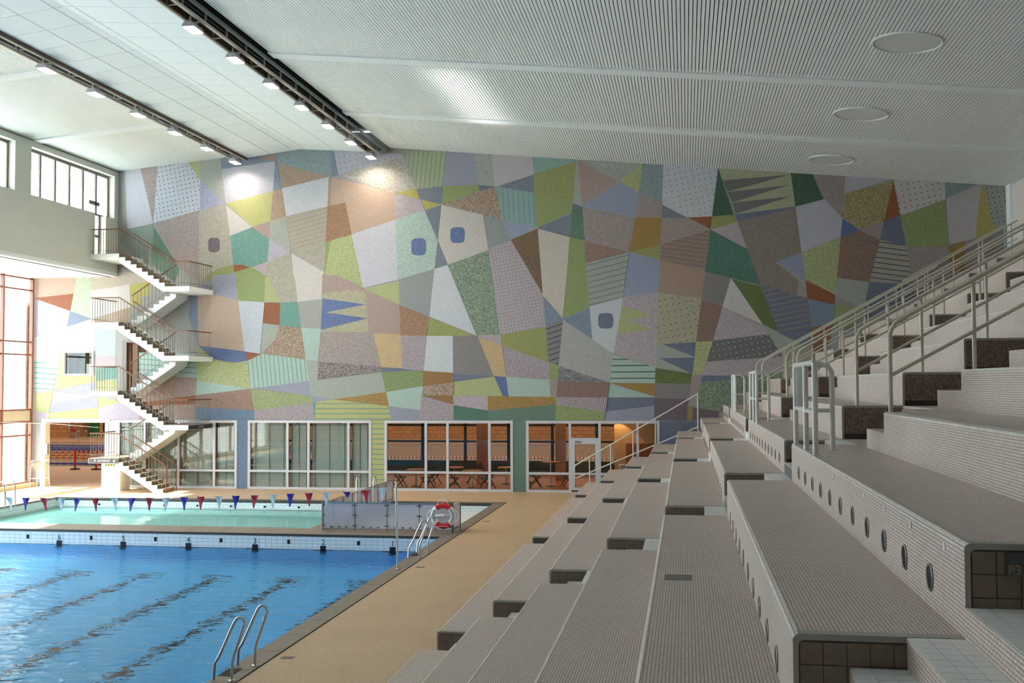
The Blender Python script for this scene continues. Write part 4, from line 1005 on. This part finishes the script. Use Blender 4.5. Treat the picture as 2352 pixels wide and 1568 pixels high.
# ------------------------------------------------------------------ staircase on the left
stair = empty('staircase', 'white zigzag staircase with brown steps and thin railings beside the glass facade', 'staircase', (0, 0, 0))
m_stw = mat('stair_white', (236,238,236), 0.6); m_stb = mat('stair_brown', (120,108,92), 0.5); m_wood = mat('handrail_wood', (108,64,40), 0.5); m_bal = mat('baluster_steel', (112,104,92), 0.5, 0.3)
XA, XB = -22.95, -20.95; YF0, YF1, YK0_, YK1_ = 41.0, 41.98, 42.02, 43.1
LZ = [9.78, 6.95, 4.12, 1.37]; RZ_ = [8.38, 5.55, 2.74]
def flight(z0, z1, x0, x1, ya, yb, n):
    """n risers from z0 at x0 down to z1 at x1"""
    g = (x1-x0)/(n-1) ; h = (z0-z1)/n
    top = [(x0, z0)]
    for i in range(n):
        x = x0+g*i; top.append((x, z0-h*(i+1)))
        if i < n-1: top.append((x+g, z0-h*(i+1)))
    sx = 1 if x1 > x0 else -1
    prof = top + [(x1, z1-0.24), (x0, z0-h-0.22), (x0-sx*0.02, z0-0.2)]
    fl_ = MB().prism(prof, 'y', ya, yb).build('flight', m_stw, stair)
    e = 0.02
    for i in range(n):
        x = x0+g*i; zt = z0-h*i; s = MB()
        if sx > 0: s.box(x-0.0, x+0.012, ya+0.03, yb+e*0, zt-h, zt+0.012); s.box(x+0.012 if i < n else x, x+g, ya+0.03, yb, zt-h, zt-h+0.012) if i < n-1 else None
        else: s.box(x-0.012, x, ya+0.03, yb, zt-h, zt+0.012); s.box(x+g, x-0.012, ya+0.03, yb, zt-h, zt-h+0.012) if i < n-1 else None
        s.build('step', m_stb, fl_)
bal_me = {}
def rail(p, q, parent, nb, h=1.02, low=0.06, brown=True):
    """railing from p to q (foot line)"""
    p, q = Vector(p), Vector(q); up = Vector((0, 0, h))
    hr = MB().beam(p+up, q+up, 0.042, 0.04).build('handrail', m_wood, parent)
    MB().beam(p+Vector((0,0,low+0.08)), q+Vector((0,0,low+0.08)), 0.016, 0.016).build('bottom_rail', m_bal, hr)
    if 'b' not in bal_me: bal_me['b'] = MB().box(-0.007, 0.007, -0.007, 0.007, 0.02, 1.0).mesh('baluster', m_bal)
    for i in range(nb):
        c = p.lerp(q, (i+.5)/nb); place('baluster', bal_me['b'], hr, tuple(c))
for i in range(4):
    z0 = LZ[i]; z1 = RZ_[i] if i < 3 else 0.0
    flight(z0, z1, XA, XB, YF0, YF1, 9)
    rail((XA, YF0+0.05, z0), (XB, YF0+0.05, z1+0.15), stair, 14); rail((XA+0.1, YF1-0.04, z0-.07), (XB, YF1-0.04, z1+0.15), stair, 10)
    ld = MB().box(-24.22, XA, YF0, YK1_, z0-0.2, z0).build('landing', m_stw, stair)
    MB().box(-24.2, XA, YF0+0.03, YK1_, z0, z0+0.012).build('floor_finish', m_stb, ld)
    rail((-24.2, YF0+0.05, z0), (XA, YF0+0.05, z0), stair, 11)
    if i: rail((-24.2, YF0+0.05, z0), (-24.2, YK1_-0.05, z0), stair, 10)
for i in range(3):
    z1 = RZ_[i]; z2 = LZ[i+1]
    flight(z1, z2, XB-0.02, XA+0.02, YK0_, YK1_, 9)
    rail((XB, YK0_+0.03, z1), (XA, YK0_+0.03, z2+0.15), stair, 12)
    ld = MB().prism([(XB, YF0), (-19.88, YF0), (-19.8, YK1_), (XB, YK1_)], 'z', z1-0.2, z1).build('landing', m_stw, stair)
    MB().prism([(XB, YF0+0.03), (-19.9, YF0+0.03), (-19.83, YK1_), (XB, YK1_)], 'z', z1, z1+0.012).build('floor_finish', m_stb, ld)
    rail((XB, YF0+0.05, z1), (-19.92, YF0+0.05, z1), stair, 8); rail((-19.92, YF0+0.05, z1), (-19.85, YK1_-0.05, z1), stair, 12)
# newel curves at the foot
for y in (YF0+0.05, YF1-0.04):
    MB().tube([(XB, y, 1.17), (XB+0.08, y, 1.1), (XB+0.12, y, 0.98), (XB+0.12, y, 0.0)], 0.024, 8).build('handrail_end', m_wood, stair, True)
MB().box(-23.98, -23.14, 41.6, 42.4, 0.0, 1.17).build('support_wall', m_stw, stair)
sg = MB().box(-24.2, -22.87, YF0-0.012, YF0, 1.18, 1.37).build('sign_board', mat('sign_grey', (84,80,80), .5), stair)
m_sgl = mat('sign_white', (236,234,230), .5)
place('lettering', text_mesh('SOLTERASS', 0.105, m_sgl, 0.001), sg, (-23.54, YF0-0.014, 1.275), (math.pi/2, 0, 0))
ar = MB(); ar.box(-23.93, -23.91, YF0-0.014, YF0-0.012, 1.23, 1.30); ar.prism([(-23.97, 1.29), (-23.87, 1.29), (-23.92, 1.34)], 'y', YF0-0.014, YF0-0.012); ar.build('arrow', m_sgl, sg)
sn = MB()
for i in range(8):
    t = i*math.pi/4; sn.beam((-23.08+0.03*math.cos(t), YF0-0.013, 1.275+0.03*math.sin(t)), (-23.08+0.06*math.cos(t), YF0-0.013, 1.275+0.06*math.sin(t)), 0.002, 0.012)
sn.prism([(-23.08+0.025*math.cos(i*math.pi/6), 1.275+0.025*math.sin(i*math.pi/6)) for i in range(12)], 'y', YF0-0.014, YF0-0.012); sn.build('sun_symbol', m_sgl, sg)
hz = MB().box(-23.5, -23.05, YF0-0.01, YF0, 1.08, 1.15).build('hazard_strip', mat('hazard_yellow', (226,190,40), .5), stair)
for i in range(4): MB().prism([(-23.46+i*.11, 1.085), (-23.41+i*.11, 1.085), (-23.38+i*.11, 1.145), (-23.43+i*.11, 1.145)], 'y', YF0-0.012, YF0-0.009).build('hazard_stripe', m_dark, hz)
s2 = MB().prism([(-19.865, YF0+0.02), (-19.845, YF0+0.02), (-19.79, YK1_-0.05), (-19.81, YK1_-0.05)], 'z', 2.56, 2.73).build('sign_board', mat('sign_dark', (52,50,50), .5), stair)
place('lettering', text_mesh('SOLTERASS', 0.09, m_sgl, 0.001), s2, (-19.81, 42.05, 2.645), (math.pi/2, 0, math.pi/2-0.02))

# ------------------------------------------------------------------ pool furniture
def ladder(y, dy, lab, x=0.0, h=0.94):
    r = empty('pool_ladder', lab, 'pool ladder', (x, y, 0), 'pool ladders')
    for yy in (0.0, dy):
        P = [(-6.98, yy, -1.1), (-6.9, yy, 0.25), (-6.83, yy, 0.36), (-6.60, yy, 0.86), (-6.56, yy, 0.92), (-6.51, yy, 0.94), (-6.46, yy, 0.92), (-6.43, yy, 0.85), (-6.60, yy, 0.38), (-6.625, yy, 0.28), (-6.63, yy, 0.0)]
        MB().tube(P, 0.021, 10).build('rail', m_steel, r, True)
        place('foot_flange', MB().lathe([(0.055, 0), (0.055, 0.012), (0.03, 0.02)], n=14).mesh('foot_flange', m_steel), r, (-6.63, yy, 0.012))
    for z in (-0.35, -0.62, -0.89): MB().box(-7.03, -6.93, 0.0, dy, z-0.015, z+0.015).build('rung', m_steel, r)
    MB().box(-6.95, -6.74, dy*0.25, dy*0.75, 0.013, 0.016).build('coping_mark', m_dark, r)
    return r
ladder(15.15, 0.86, 'stainless pool ladder at the front edge of the picture'); ladder(26.45, 0.9, 'stainless pool ladder by lane number 1 in front of the glass fence')
def small_ladder(x, y, lab, dx, dy):
    r = empty('pool_ladder', lab, 'pool ladder', (x, y, 0), 'pool ladders')
    for k in (0, 1):
        o = Vector((dx*k, dy*k, 0)); n = Vector((-dy, dx, 0)).normalized()
        P = [o+n*-0.22+Vector((0,0,-0.5)), o+n*-0.2+Vector((0,0,0.75)), o+n*-0.12+Vector((0,0,0.9)), o+Vector((0,0,0.93)), o+n*0.1+Vector((0,0,0.88)), o+n*0.16+Vector((0,0,0.7)), o+n*0.18+Vector((0,0,0.0))]
        MB().tube([tuple(p) for p in P], 0.021, 8).build('rail', m_steel, r, True)
    return r
small_ladder(-12.13, 39.0, 'stainless pool ladder at the far edge of the shallow pool', 0.66, 0.0); small_ladder(-24.3, 36.0, 'stainless pool ladder at the facade end of the shallow pool', 0.0, -0.6)

# pennant line
pn = empty('pennant_line', 'line of blue, red and white backstroke pennants across the lap pool', 'pennants', (0, 24.76, 0))
ZS = [1.56,1.56,1.56,1.56,1.57,1.57,1.59,1.59,1.60,1.61,1.63,1.65,1.66,1.68,1.70,1.72,1.75,1.77,1.78,1.81,1.86,1.90]
XS = [-16.75,-16.3,-15.82,-15.33,-14.91,-14.43,-13.92,-13.46,-13.0,-12.56,-12.09,-11.66,-11.19,-10.76,-10.28,-9.83,-9.38,-8.92,-8.47,-7.98,-7.52,-7.09]
MB().tube([(-26.4, 0, 1.95), (-22, 0, 1.72)] + [(x, 0, z) for x, z in zip(XS, ZS)] + [(-6.75, 0, 1.97)], 0.004, 5).build('line', m_white, pn)
pm_ = [mat('pennant_white', (206,224,236), .6), mat('pennant_blue', (24,30,160), .6), mat('pennant_red', (178,36,62), .6)]
allx = list(zip(XS, ZS)); xx = -17.2
for i, (x, z) in enumerate(allx):
    random.seed(i); tw_ = random.uniform(-0.05, 0.05); fw = random.uniform(-0.06, 0.06)
    hgt = 0.32 if i != 19 else 0.14
    b = MB(); b.add([(x-0.1, 0, z), (x, 0.02*(-1)**i, z-0.004), (x+0.1, 0, z), (x+tw_+0.012, fw, z-hgt), (x+tw_-0.012, fw, z-hgt), (x-0.05+tw_/2, fw/2+0.015, z-hgt/2), (x+0.05+tw_/2, fw/2-0.015, z-hgt/2)], [(0,1,6,5), (1,2,6), (5,6,3,4)])
    o = b.build('pennant', pm_[i % 3], pn); md = o.modifiers.new('thickness', 'SOLIDIFY'); md.thickness = 0.004
po = empty('pennant_pole', 'slim stainless pole on the coping holding the pennant line', 'pole', (-6.73, 24.76, 0.012))
MB().tube([(0, 0, 0), (-0.04, 0, 2.05)], 0.024, 10).build('pole', m_steel, po, True); MB().lathe([(0.06, 0), (0.06, 0.01), (0.03, 0.03)], n=14).build('foot_plate', m_steel, po)
MB().tube([(-0.04, 0, 1.97), (-0.06, 0, 1.97)], 0.01, 6).build('hook', m_steel, po)

# glass fence round the paddling pool
m_fg = glassmat('fence_glass', (232,232,238), 0.6, haze=0.4, hazecol=(214,212,224)); m_post = mat('fence_post', (108,104,102), 0.35, 0.6)
fe = empty('glass_fence', 'clear panel fence with dark posts around the paddling pool', 'fence', (0, 0, 0.012))
clamp_me = MB().box(-0.035, 0.035, -0.02, 0.02, -0.02, 0.02).mesh('clamp', m_post)
def fence_run(p, q, n, h):
    p, q = Vector(p), Vector(q); d = (q-p)/n; dn = d.normalized(); ang = math.atan2(dn.y, dn.x)
    for i in range(n+1): c = p+d*i; MB().tube([tuple(c), (c.x, c.y, c.z+h+0.02)], 0.02, 8).build('post', m_post, fe, True)
    for i in range(n):
        a = p+d*i+dn*0.03; e = p+d*(i+1)-dn*0.03
        MB().beam((a.x, a.y, (h+0.06)/2), (e.x, e.y, (h+0.06)/2), 0.01, h-0.06).build('panel', m_fg, fe)
        for t in (0.0, 1.0):
            c = a.lerp(e, t)
            for z in (0.14, 0.45, h-0.08): place('clamp', clamp_me, fe, (c.x, c.y, z), (0, 0, ang))
        for t in (0.25, 0.5, 0.75): c = a.lerp(e, t); place('clamp', clamp_me, fe, (c.x, c.y, 0.1), (0, 0, ang))
    MB().beam((p.x, p.y, h), (q.x, q.y, h), 0.035, 0.03).build('top_rail', m_steel, fe)
    MB().beam((p.x, p.y, 0.05), (q.x, q.y, 0.05), 0.03, 0.025).build('bottom_rail', m_steel, fe)
fence_run((-10.78, 31.15, 0), (-6.82, 31.13, 0), 4, 0.82); fence_run((-10.82, 31.2, 0), (-10.84, 39.2, 0), 8, 0.78); fence_run((-6.80, 31.15, 0), (-6.72, 31.85, 0), 1, 0.82)

# lifebuoy
lb = empty('lifebuoy', 'red and white lifebuoy hung on the glass fence', 'lifebuoy', (-7.06, 31.02, 0.50), 'lifebuoys')
R_, r_ = 0.30, 0.078
def torus_seg(a0, a1, n, name, m):
    b = MB(); v = []; f = []; k = 14
    for i in range(n+1):
        t = math.radians(a0+(a1-a0)*i/n)
        for j in range(k):
            s = 2*math.pi*j/k; rr = R_+r_*math.cos(s); v.append((rr*math.cos(t), -r_*0.62*math.sin(s), rr*math.sin(t)))
    for i in range(n):
        for j in range(k): f.append((i*k+j, i*k+(j+1)%k, (i+1)*k+(j+1)%k, (i+1)*k+j))
    b.add(v, f); return b.build(name, m, lb, True)
m_red = mat('buoy_red', (196,30,36), 0.45); m_bw = mat('buoy_white', (226,226,224), 0.5)
torus_seg(48, 132, 14, 'red_band', m_red); torus_seg(228, 312, 14, 'red_band', m_red); torus_seg(-48, 48, 16, 'white_band', m_bw); torus_seg(132, 228, 16, 'white_band', m_bw)
m_ink = mat('ink', (24,24,30), 0.6)
def ring_text(txt, amid, flip):
    n = len(txt); step = 8.2
    for i, ch in enumerate(txt):
        if ch == ' ': continue
        a = amid + (i-(n-1)/2)*step*flip; t = math.radians(a)
        me = text_mesh(ch, 0.085, m_ink, 0.001); rz = t + (math.pi/2 if flip > 0 else -math.pi/2)
        o = place('lettering', me, lb, (R_*math.cos(t), -r_*0.62-0.002, R_*math.sin(t)))
        o.rotation_euler = (Matrix.Rotation(-rz, 4, 'Y') @ Matrix.Rotation(math.pi/2, 4, 'X')).to_euler()
ring_text('TRYGG-HANSA', 0, 1); ring_text('VALHALLA', 180, -1)
for a0, a1, ou in ((62, 118, 0.14), (150, 210, 0.12), (-30, 30, 0.13), (240, 300, -0.06)):
    pts = []
    for i in range(13):
        t = math.radians(a0+(a1-a0)*i/12); rr = R_+0.06+ou*math.sin(math.pi*i/12); pts.append((rr*math.cos(t), -0.05, rr*math.sin(t)))
    MB().tube(pts, 0.007, 6).build('grab_rope', m_bw, lb, True)
fl_ = MB().tube([(-0.2, -0.06, 0.0), (0.06, -0.06, 0.02)], 0.042, 12).build('light_float', m_bw, lb, True); MB().tube([(0.06, -0.06, 0.02), (0.2, -0.05, 0.03)], 0.008, 6).build('float_cord', m_bw, lb, True)

# high chair of the pool attendant
ch = empty('high_stool', 'tall wire legged tub chair standing by the glass facade', 'chair', (-27.25, 42.35, 0))
m_chair = mat('chair_white', (222,216,208), 0.5)
sb = MB(); v = []; f = []; n = 16
for j, (rr, z) in enumerate(((0.12, 0.78), (0.26, 0.86), (0.32, 1.0), (0.34, 1.14))):
    for i in range(n+1):
        t = math.radians(-30+240*i/n); v.append((rr*math.cos(t), rr*math.sin(t), z+(0.05*math.sin(t) if j == 3 else 0)))
for j in range(3):
    for i in range(n): a = j*(n+1)+i; f.append((a, a+1, a+n+2, a+n+1))
f.append(tuple(range(n+1))); sb.add(v, f); o = sb.build('seat_shell', mat('chair_mesh', (186,180,172), .6), ch, True); md = o.modifiers.new('thickness', 'SOLIDIFY'); md.thickness = 0.02
MB().tube([(0.35*math.cos(math.radians(a)), 0.35*math.sin(math.radians(a)), 1.15) for a in range(-40, 221, 20)], 0.016, 8).build('armrest', m_chair, ch, True)
for sx in (-1, 1):
    for sy in (-1, 1): MB().tube([(0.26*sx, 0.22*sy, 1.0), (0.30*sx, 0.26*sy, 0.0)], 0.014, 8).build('leg', m_chair, ch, True)
MB().tube([(0.28, 0.24, 0.42), (-0.28, 0.24, 0.42), (-0.28, -0.24, 0.42), (0.28, -0.24, 0.42)], 0.012, 6, True).build('foot_ring', m_chair, ch, True)
bx = empty('control_box', 'grey green control box on the jamb of the opening', 'box', (-27.42, YW-0.1, 1.62))
MB().box(-0.13, 0.13, -0.1, 0.0, -0.24, 0.24).build('case', mat('box_side', (120,110,84), .5), bx); MB().box(-0.11, 0.12, -0.108, -0.1, -0.22, 0.22).build('lid', mat('box_lid', (176,184,164), .5), bx)
wi = MB().tube([(-28.0, 40.5, 2.86), (-26.0, 41.2, 2.78), (-24.3, 41.9, 2.6)], 0.006, 5).build('hanging_wire', m_white); tag(wi, 'thin white wire stretched in front of the opening', 'wire')

# ------------------------------------------------------------------ cafe behind the glass
cw = MB(); cw.box(-24.4, -24.3, YW+0.25, 52.0, 0, 3.2); cw.box(0.9, 1.0, YW+0.25, 52.0, 0, 3.2)
struct(cw.build('wall_cafe_sides', mat('cafe_wall', (208,172,128), .7)), 'warm side walls of the cafe')
MB().box(-3.1, 0.9, 47.2, 47.3, 0, 3.2).build('cafe_partition', MATS['cafe_wall'], bpy.data.objects['wall_cafe_sides'])
MB().box(-2.6, -1.3, 47.12, 47.2, 0.4, 1.75).build('wood_niche', mat('niche_wood', (150,86,40), .5), bpy.data.objects['wall_cafe_sides'])
b = MB(); b.box(-24.3, 1.0, YW+0.25, 52.0, -0.12, 0.0); struct(b.build('floor_cafe', mat('cafe_floor', (176,96,52), .35, var=.12, scale=3)), 'orange brown cafe floor')
b = MB(); b.box(-24.3, 1.0, YW+0.25, 52.0, 3.1, 3.2); struct(b.build('ceiling_cafe', mat('cafe_ceiling', (150,130,104), .8)), 'low cafe ceiling')
gw = struct(empty('window_30', 'dark green window grid between cafe and the other hall', None)); gw['kind'] = 'structure'
m_grn = mat('green_frame', (30,48,36), .5)
MB().box(-24.3, 1.0, 51.9, 52.0, 0.0, 0.62).build('lower_panel', mat('green_panel', (40,62,44), .5), gw)
x = -23.6
while x < 0.5: MB().box(x-0.07, x+0.07, 51.9, 52.0, 0.62, 3.1).build('frame_bar', m_grn, gw); x += 2.15
for z in (1.55, 2.35, 3.02): MB().box(-24.3, 1.0, 51.9, 52.0, z-0.05, z+0.05).build('frame_bar', m_grn, gw)
col_me = MB().box(-0.22, 0.22, -0.22, 0.22, 0, 3.1).mesh('cafe_column', mat('column_brown', (150,108,80), .6))
for i, x in enumerate((-9.2, -5.6, -14.5)): tag(place('cafe_column', col_me, None, (x, 48.5, 0)), ['brown cafe column seen between two panes left of the green pier', 'brown cafe column seen beside the high table', 'brown cafe column behind the blinds'][i], 'column', 'cafe columns')
m_cdk = mat('chair_dark', (44,34,30), 0.6); m_ctop = mat('cafe_table_top', (196,128,76), 0.5)
def cafe_table(loc, lab, h=0.74, r=0.42):
    t = empty('cafe_table', lab, 'table', loc, 'cafe tables')
    MB().lathe([(r, h-0.03), (r, h)], n=24).build('table_top', m_ctop, t); MB().tube([(0,0,0.03), (0,0,h-0.03)], 0.03, 8).build('stem', m_steel, t, True); MB().lathe([(0.22, 0), (0.2, 0.02), (0.04, 0.04)], n=16).build('base', m_cdk, t); return t
def cafe_chair():
    t = empty('cafe_chair', 'dark folding cafe chair', 'chair', (0,0,0), 'folding cafe chairs')
    MB().box(-0.2, 0.2, -0.2, 0.2, 0.43, 0.46).build('seat', m_cdk, t)
    for z in (0.62, 0.72, 0.82): MB().beam((-0.2, 0.24+(z-.45)*.25, z), (0.2, 0.24+(z-.45)*.25, z), 0.02, 0.07).build('back_slat', m_cdk, t)
    for s in (-1, 1):
        MB().beam((0.2*s, -0.25, 0.0), (0.2*s, 0.36, 0.9), 0.025, 0.035).build('leg', m_cdk, t); MB().beam((0.18*s, 0.3, 0.0), (0.18*s, -0.18, 0.45), 0.025, 0.035).build('leg', m_cdk, t)
    return t
tabs = [(-10.15, 46.0, 0), (-8.0, 46.2, 0), (-11.6, 44.8, 0)]
cafe_table((-10.0, 46.2, 0), 'round cafe table seen through the second pane left of the green pier'); cafe_table((-7.75, 46.4, 0), 'round cafe table seen through the pane next to the green pier'); cafe_table((-11.4, 44.9, 0), 'round cafe table in the first clear pane beside the striped pier'); cafe_table((-5.7, 45.6, 0), 'high round cafe table seen right of the green pier', 1.05, 0.4); cafe_table((-8.9, 44.6, 0), 'round cafe table closest to the glass in the middle panes')
cc = cafe_chair(); spots = [(-10.9, 46.1, 1.2), (-9.3, 46.7, -1.3), (-8.5, 46.0, 1.5), (-6.95, 46.6, -1.4), (-12.0, 44.5, 2.3), (-10.8, 44.4, -2.2), (-9.6, 44.3, 1.9), (-8.2, 44.4, -2.0), (-5.0, 45.9, -1.2), (-6.3, 45.2, 1.9)]
clab = ['second pane, by the striped pier side of its table', 'second pane, near the brown column', 'third pane, left of its table', 'pane next to the green pier', 'first clear pane, tilted towards the striped pier', 'first clear pane, at the mullion', 'middle panes, close to the glass', 'fourth pane, close to the glass', 'right of the high table', 'left of the high table']
for i, (x, y, a) in enumerate(spots):
    o = cc if i == 0 else copy_tree(cc); o.location = (x, y, 0); o.rotation_euler = (0, 0, a); o['label'] = 'dark folding cafe chair in the ' + clab[i] if i < 8 else 'dark folding cafe chair ' + clab[i]
bk = empty('white_bucket', 'white bucket on the cafe floor behind the stand handrail', 'bucket', (-2.7, 46.6, 0.5))
MB().lathe([(0.16, 0), (0.2, 0.36), (0.21, 0.38)], n=16).build('bucket_body', m_white, bk, True); MB().tube([(-0.2, 0, 0.34), (0, -0.2, 0.2), (0.2, 0, 0.34)], 0.006, 5).build('handle', m_steel, bk)
cs = MB().box(-3.1, -1.2, 46.3, 47.1, 0.0, 0.5).build('low_cabinet', mat('cabinet_dark', (70,56,46), .5)); tag(cs, 'low dark cabinet under the white bucket in the cafe', 'cabinet')
def area(name, loc, sx, sy, e, col):
    d = bpy.data.lights.new(name, 'AREA'); d.shape = 'RECTANGLE'; d.size = sx; d.size_y = sy; d.energy = e; d.color = col
    o = bpy.data.objects.new(name, d); COL.objects.link(o); o.location = loc; return o
area('cafe_fill_light', (-9, 47.5, 3.05), 14, 5, 170, (1.0, .72, .46))  # added warm fill to brighten the cafe, no ceiling fitting behind it
dl = empty('cafe_downlight', 'small round downlight in the cafe ceiling by the beige wall', 'ceiling lamp', (-2.9, 46.75, 3.08))
MB().lathe([(0.09, 0), (0.09, 0.03)], n=16).build('trim_ring', m_white, dl)
sp = bpy.data.lights.new('downlight_beam', 'SPOT'); sp.energy = 60; sp.spot_size = 1.6; sp.color = (1, .62, .28); so = bpy.data.objects.new('downlight_beam', sp); COL.objects.link(so); so.parent = dl; so.location = (0, 0, -0.02)

# ------------------------------------------------------------------ the other pool hall
b = MB(); b.box(-70, -24.4, YW+0.25, 54.0, -0.3, 0.0); b.box(-24.4, 6, 52.0, 54.0, -0.3, 0.0); b.box(-70, 6, 77.7, 86.0, -0.3, 0.0)
struct(b.build('floor_other_hall', mat('other_deck', (196,158,132), .5, var=.08, scale=2)), 'tan floor of the other pool hall')
b = MB(); b.box(-70, 6, 54.0, 77.7, -0.25, -0.2); struct(b.build('water_other_pool', mat('other_water', (160,168,168), .12, spec=.6, bump=1.0, scale=1.3)), 'grey water of the pool in the other hall')
b = MB(); b.box(-70, 6, 86.0, 86.2, 0, 8.0); b.box(6, 6.2, 52.0, 86, 0, 8.0); b.box(-70.2, -70, 43, 86, 0, 8.0); b.box(-70, XF-0.3, YW+0.02, YW+0.25, 0, 8.0)
ow = struct(b.build('wall_other_hall', brickmat('other_brick', (216,164,116), (202,148,100), (150,104,74), 0.6, 0.3, 0.02, bump=0)), 'tan brick wall of the other pool hall')
b = MB(); b.box(-70, 6, YW+0.25, 86.2, 8.0, 8.2); struct(b.build('ceiling_other_hall', mat('other_ceiling', (200,180,150), .8)), 'ceiling of the other pool hall')
MB().box(-50.65, -49.8, 85.9, 86.0, 0, 2.2).build('green_door', mat('green_door', (30,110,66), .5), ow); MB().box(-51.4, -50.75, 85.0, 86.0, 0, 3.4).build('brick_pier', mat('brick_dark', (150,108,70), .7), ow)
MB().box(-49.4, -48.6, 85.9, 86.0, 0, 2.4).build('dark_recess', m_dark, ow)
LA = area('other_hall_fill_light', (-30, 66, 7.9), 60, 34, HALL2, (1.0, 0.86, 0.68))  # added area light to brighten this hall, its ceiling has no skylight
ropes = [(57.5, 'navy'), (62.2, 'orange'), (64.6, 'orange'), (67.2, 'orange'), (70.0, 'navy'), (72.1, 'navy'), (74.8, 'navy')]
names = ['blue lane rope closest to the opening in the other pool', 'nearest of the three orange lane ropes in the other pool', 'middle one of the three orange lane ropes in the other pool', 'farthest of the three orange lane ropes in the other pool', 'nearest of the three far blue lane ropes in the other pool', 'middle one of the three far blue lane ropes in the other pool', 'farthest blue lane rope in the other pool']
mo = {'navy': mat('float_blue', (46,66,168), .5), 'orange': mat('float_orange', (228,122,34), .5)}
m_fd = mat('float_dark', (70,44,50), .5)
for i, (y, c) in enumerate(ropes):
    r = empty('lane_rope', names[i], 'lane rope', (0, y, -0.13), 'lane ropes in the other pool')
    a = MB(); d = MB(); x = -56.0; j = 0
    while x < -25.5:
        (a if j % 3 else d).tube([(x, 0, 0), (x+0.13, 0, 0)], 0.06 if j % 3 else 0.04, 6); x += 0.15; j += 1
    tag(a.build('floats', mo[c], r), kind='stuff'); tag(d.build('spacers', m_fd, r), kind='stuff')
m_rr = mat('float_red', (196,60,66), .5)
for i, (y, lab) in enumerate(((57.0, 'nearest red lane rope seen through the cafe'), (60.5, 'middle red lane rope seen through the cafe'), (65.0, 'farthest red lane rope seen through the cafe'))):
    r = empty('lane_rope', lab, 'lane rope', (0, y, -0.13), 'lane ropes seen through the cafe')
    a = MB(); d = MB(); x = -24.0; j = 0
    while x < 4: (a if j % 2 else d).tube([(x, 0, 0), (x+0.1, 0, 0)], 0.045, 6); x += 0.115; j += 1
    tag(a.build('floats', m_rr, r), kind='stuff'); tag(d.build('spacers', m_bw, r), kind='stuff')
m_rp = mat('post_red', (206,30,48), .5)
for i, (x, lab) in enumerate(((-31.4, 'red barrier post at the end of the striped tape'), (-30.22, 'red barrier post behind the stair landing'))):
    r = empty('barrier_post', lab, 'post', (x, 51.9, 0), 'red barrier posts'); MB().lathe([(0.25, 0), (0.25, 0.06), (0.1, 0.1)], n=18).build('base', m_fd, r, True); MB().tube([(0, 0, 0.08), (0, 0, 1.05)], 0.045, 10).build('post', m_rp, r, True)
tp = empty('barrier_tape', 'red and white striped tape between the red posts', 'tape', (0, 51.84, 0.93)); n = 26; L = 3.3/n
for i in range(n): MB().prism([(-31.35+L*i, -0.05), (-31.35+L*(i+1), -0.05), (-31.35+L*(i+1)+.04, 0.05), (-31.35+L*i+.04, 0.05)], 'y', -0.004, 0.0).build('stripe', m_rp if i % 2 else m_bw, tp)
l2 = copy_tree(lb); l2.location = (-52.25, 85.93, 0.9); l2.scale = (1.25, 1.25, 1.25); l2['label'] = 'red and white lifebuoy on the wall of the other hall'
bsk = empty('waste_bin', 'brown slatted bin under the lifebuoy in the other hall', 'bin', (-50.35, 83.0, 0))
for i in range(7): MB().box(-0.3+0.085*i, -0.23+0.085*i, -0.25, 0.25, 0, 0.5).build('slat', mat('bin_wood', (150,126,104), .6), bsk)
for i, (x, lab) in enumerate(((-46.94, 'chrome ladder loop on the far deck of the other hall, nearer the bin'), (-46.3, 'chrome ladder loop on the far deck of the other hall, nearer the green door'))):
    r = empty('pool_ladder', lab, 'pool ladder', (x, 77.9, 0), 'ladder loops in the other hall')
    MB().tube([(-0.1, 0, 0), (-0.1, 0, 0.75), (-0.05, 0, 0.85), (0.05, 0, 0.85), (0.1, 0, 0.75), (0.1, 0, 0)], 0.03, 8).build('rail', m_steel, r, True)
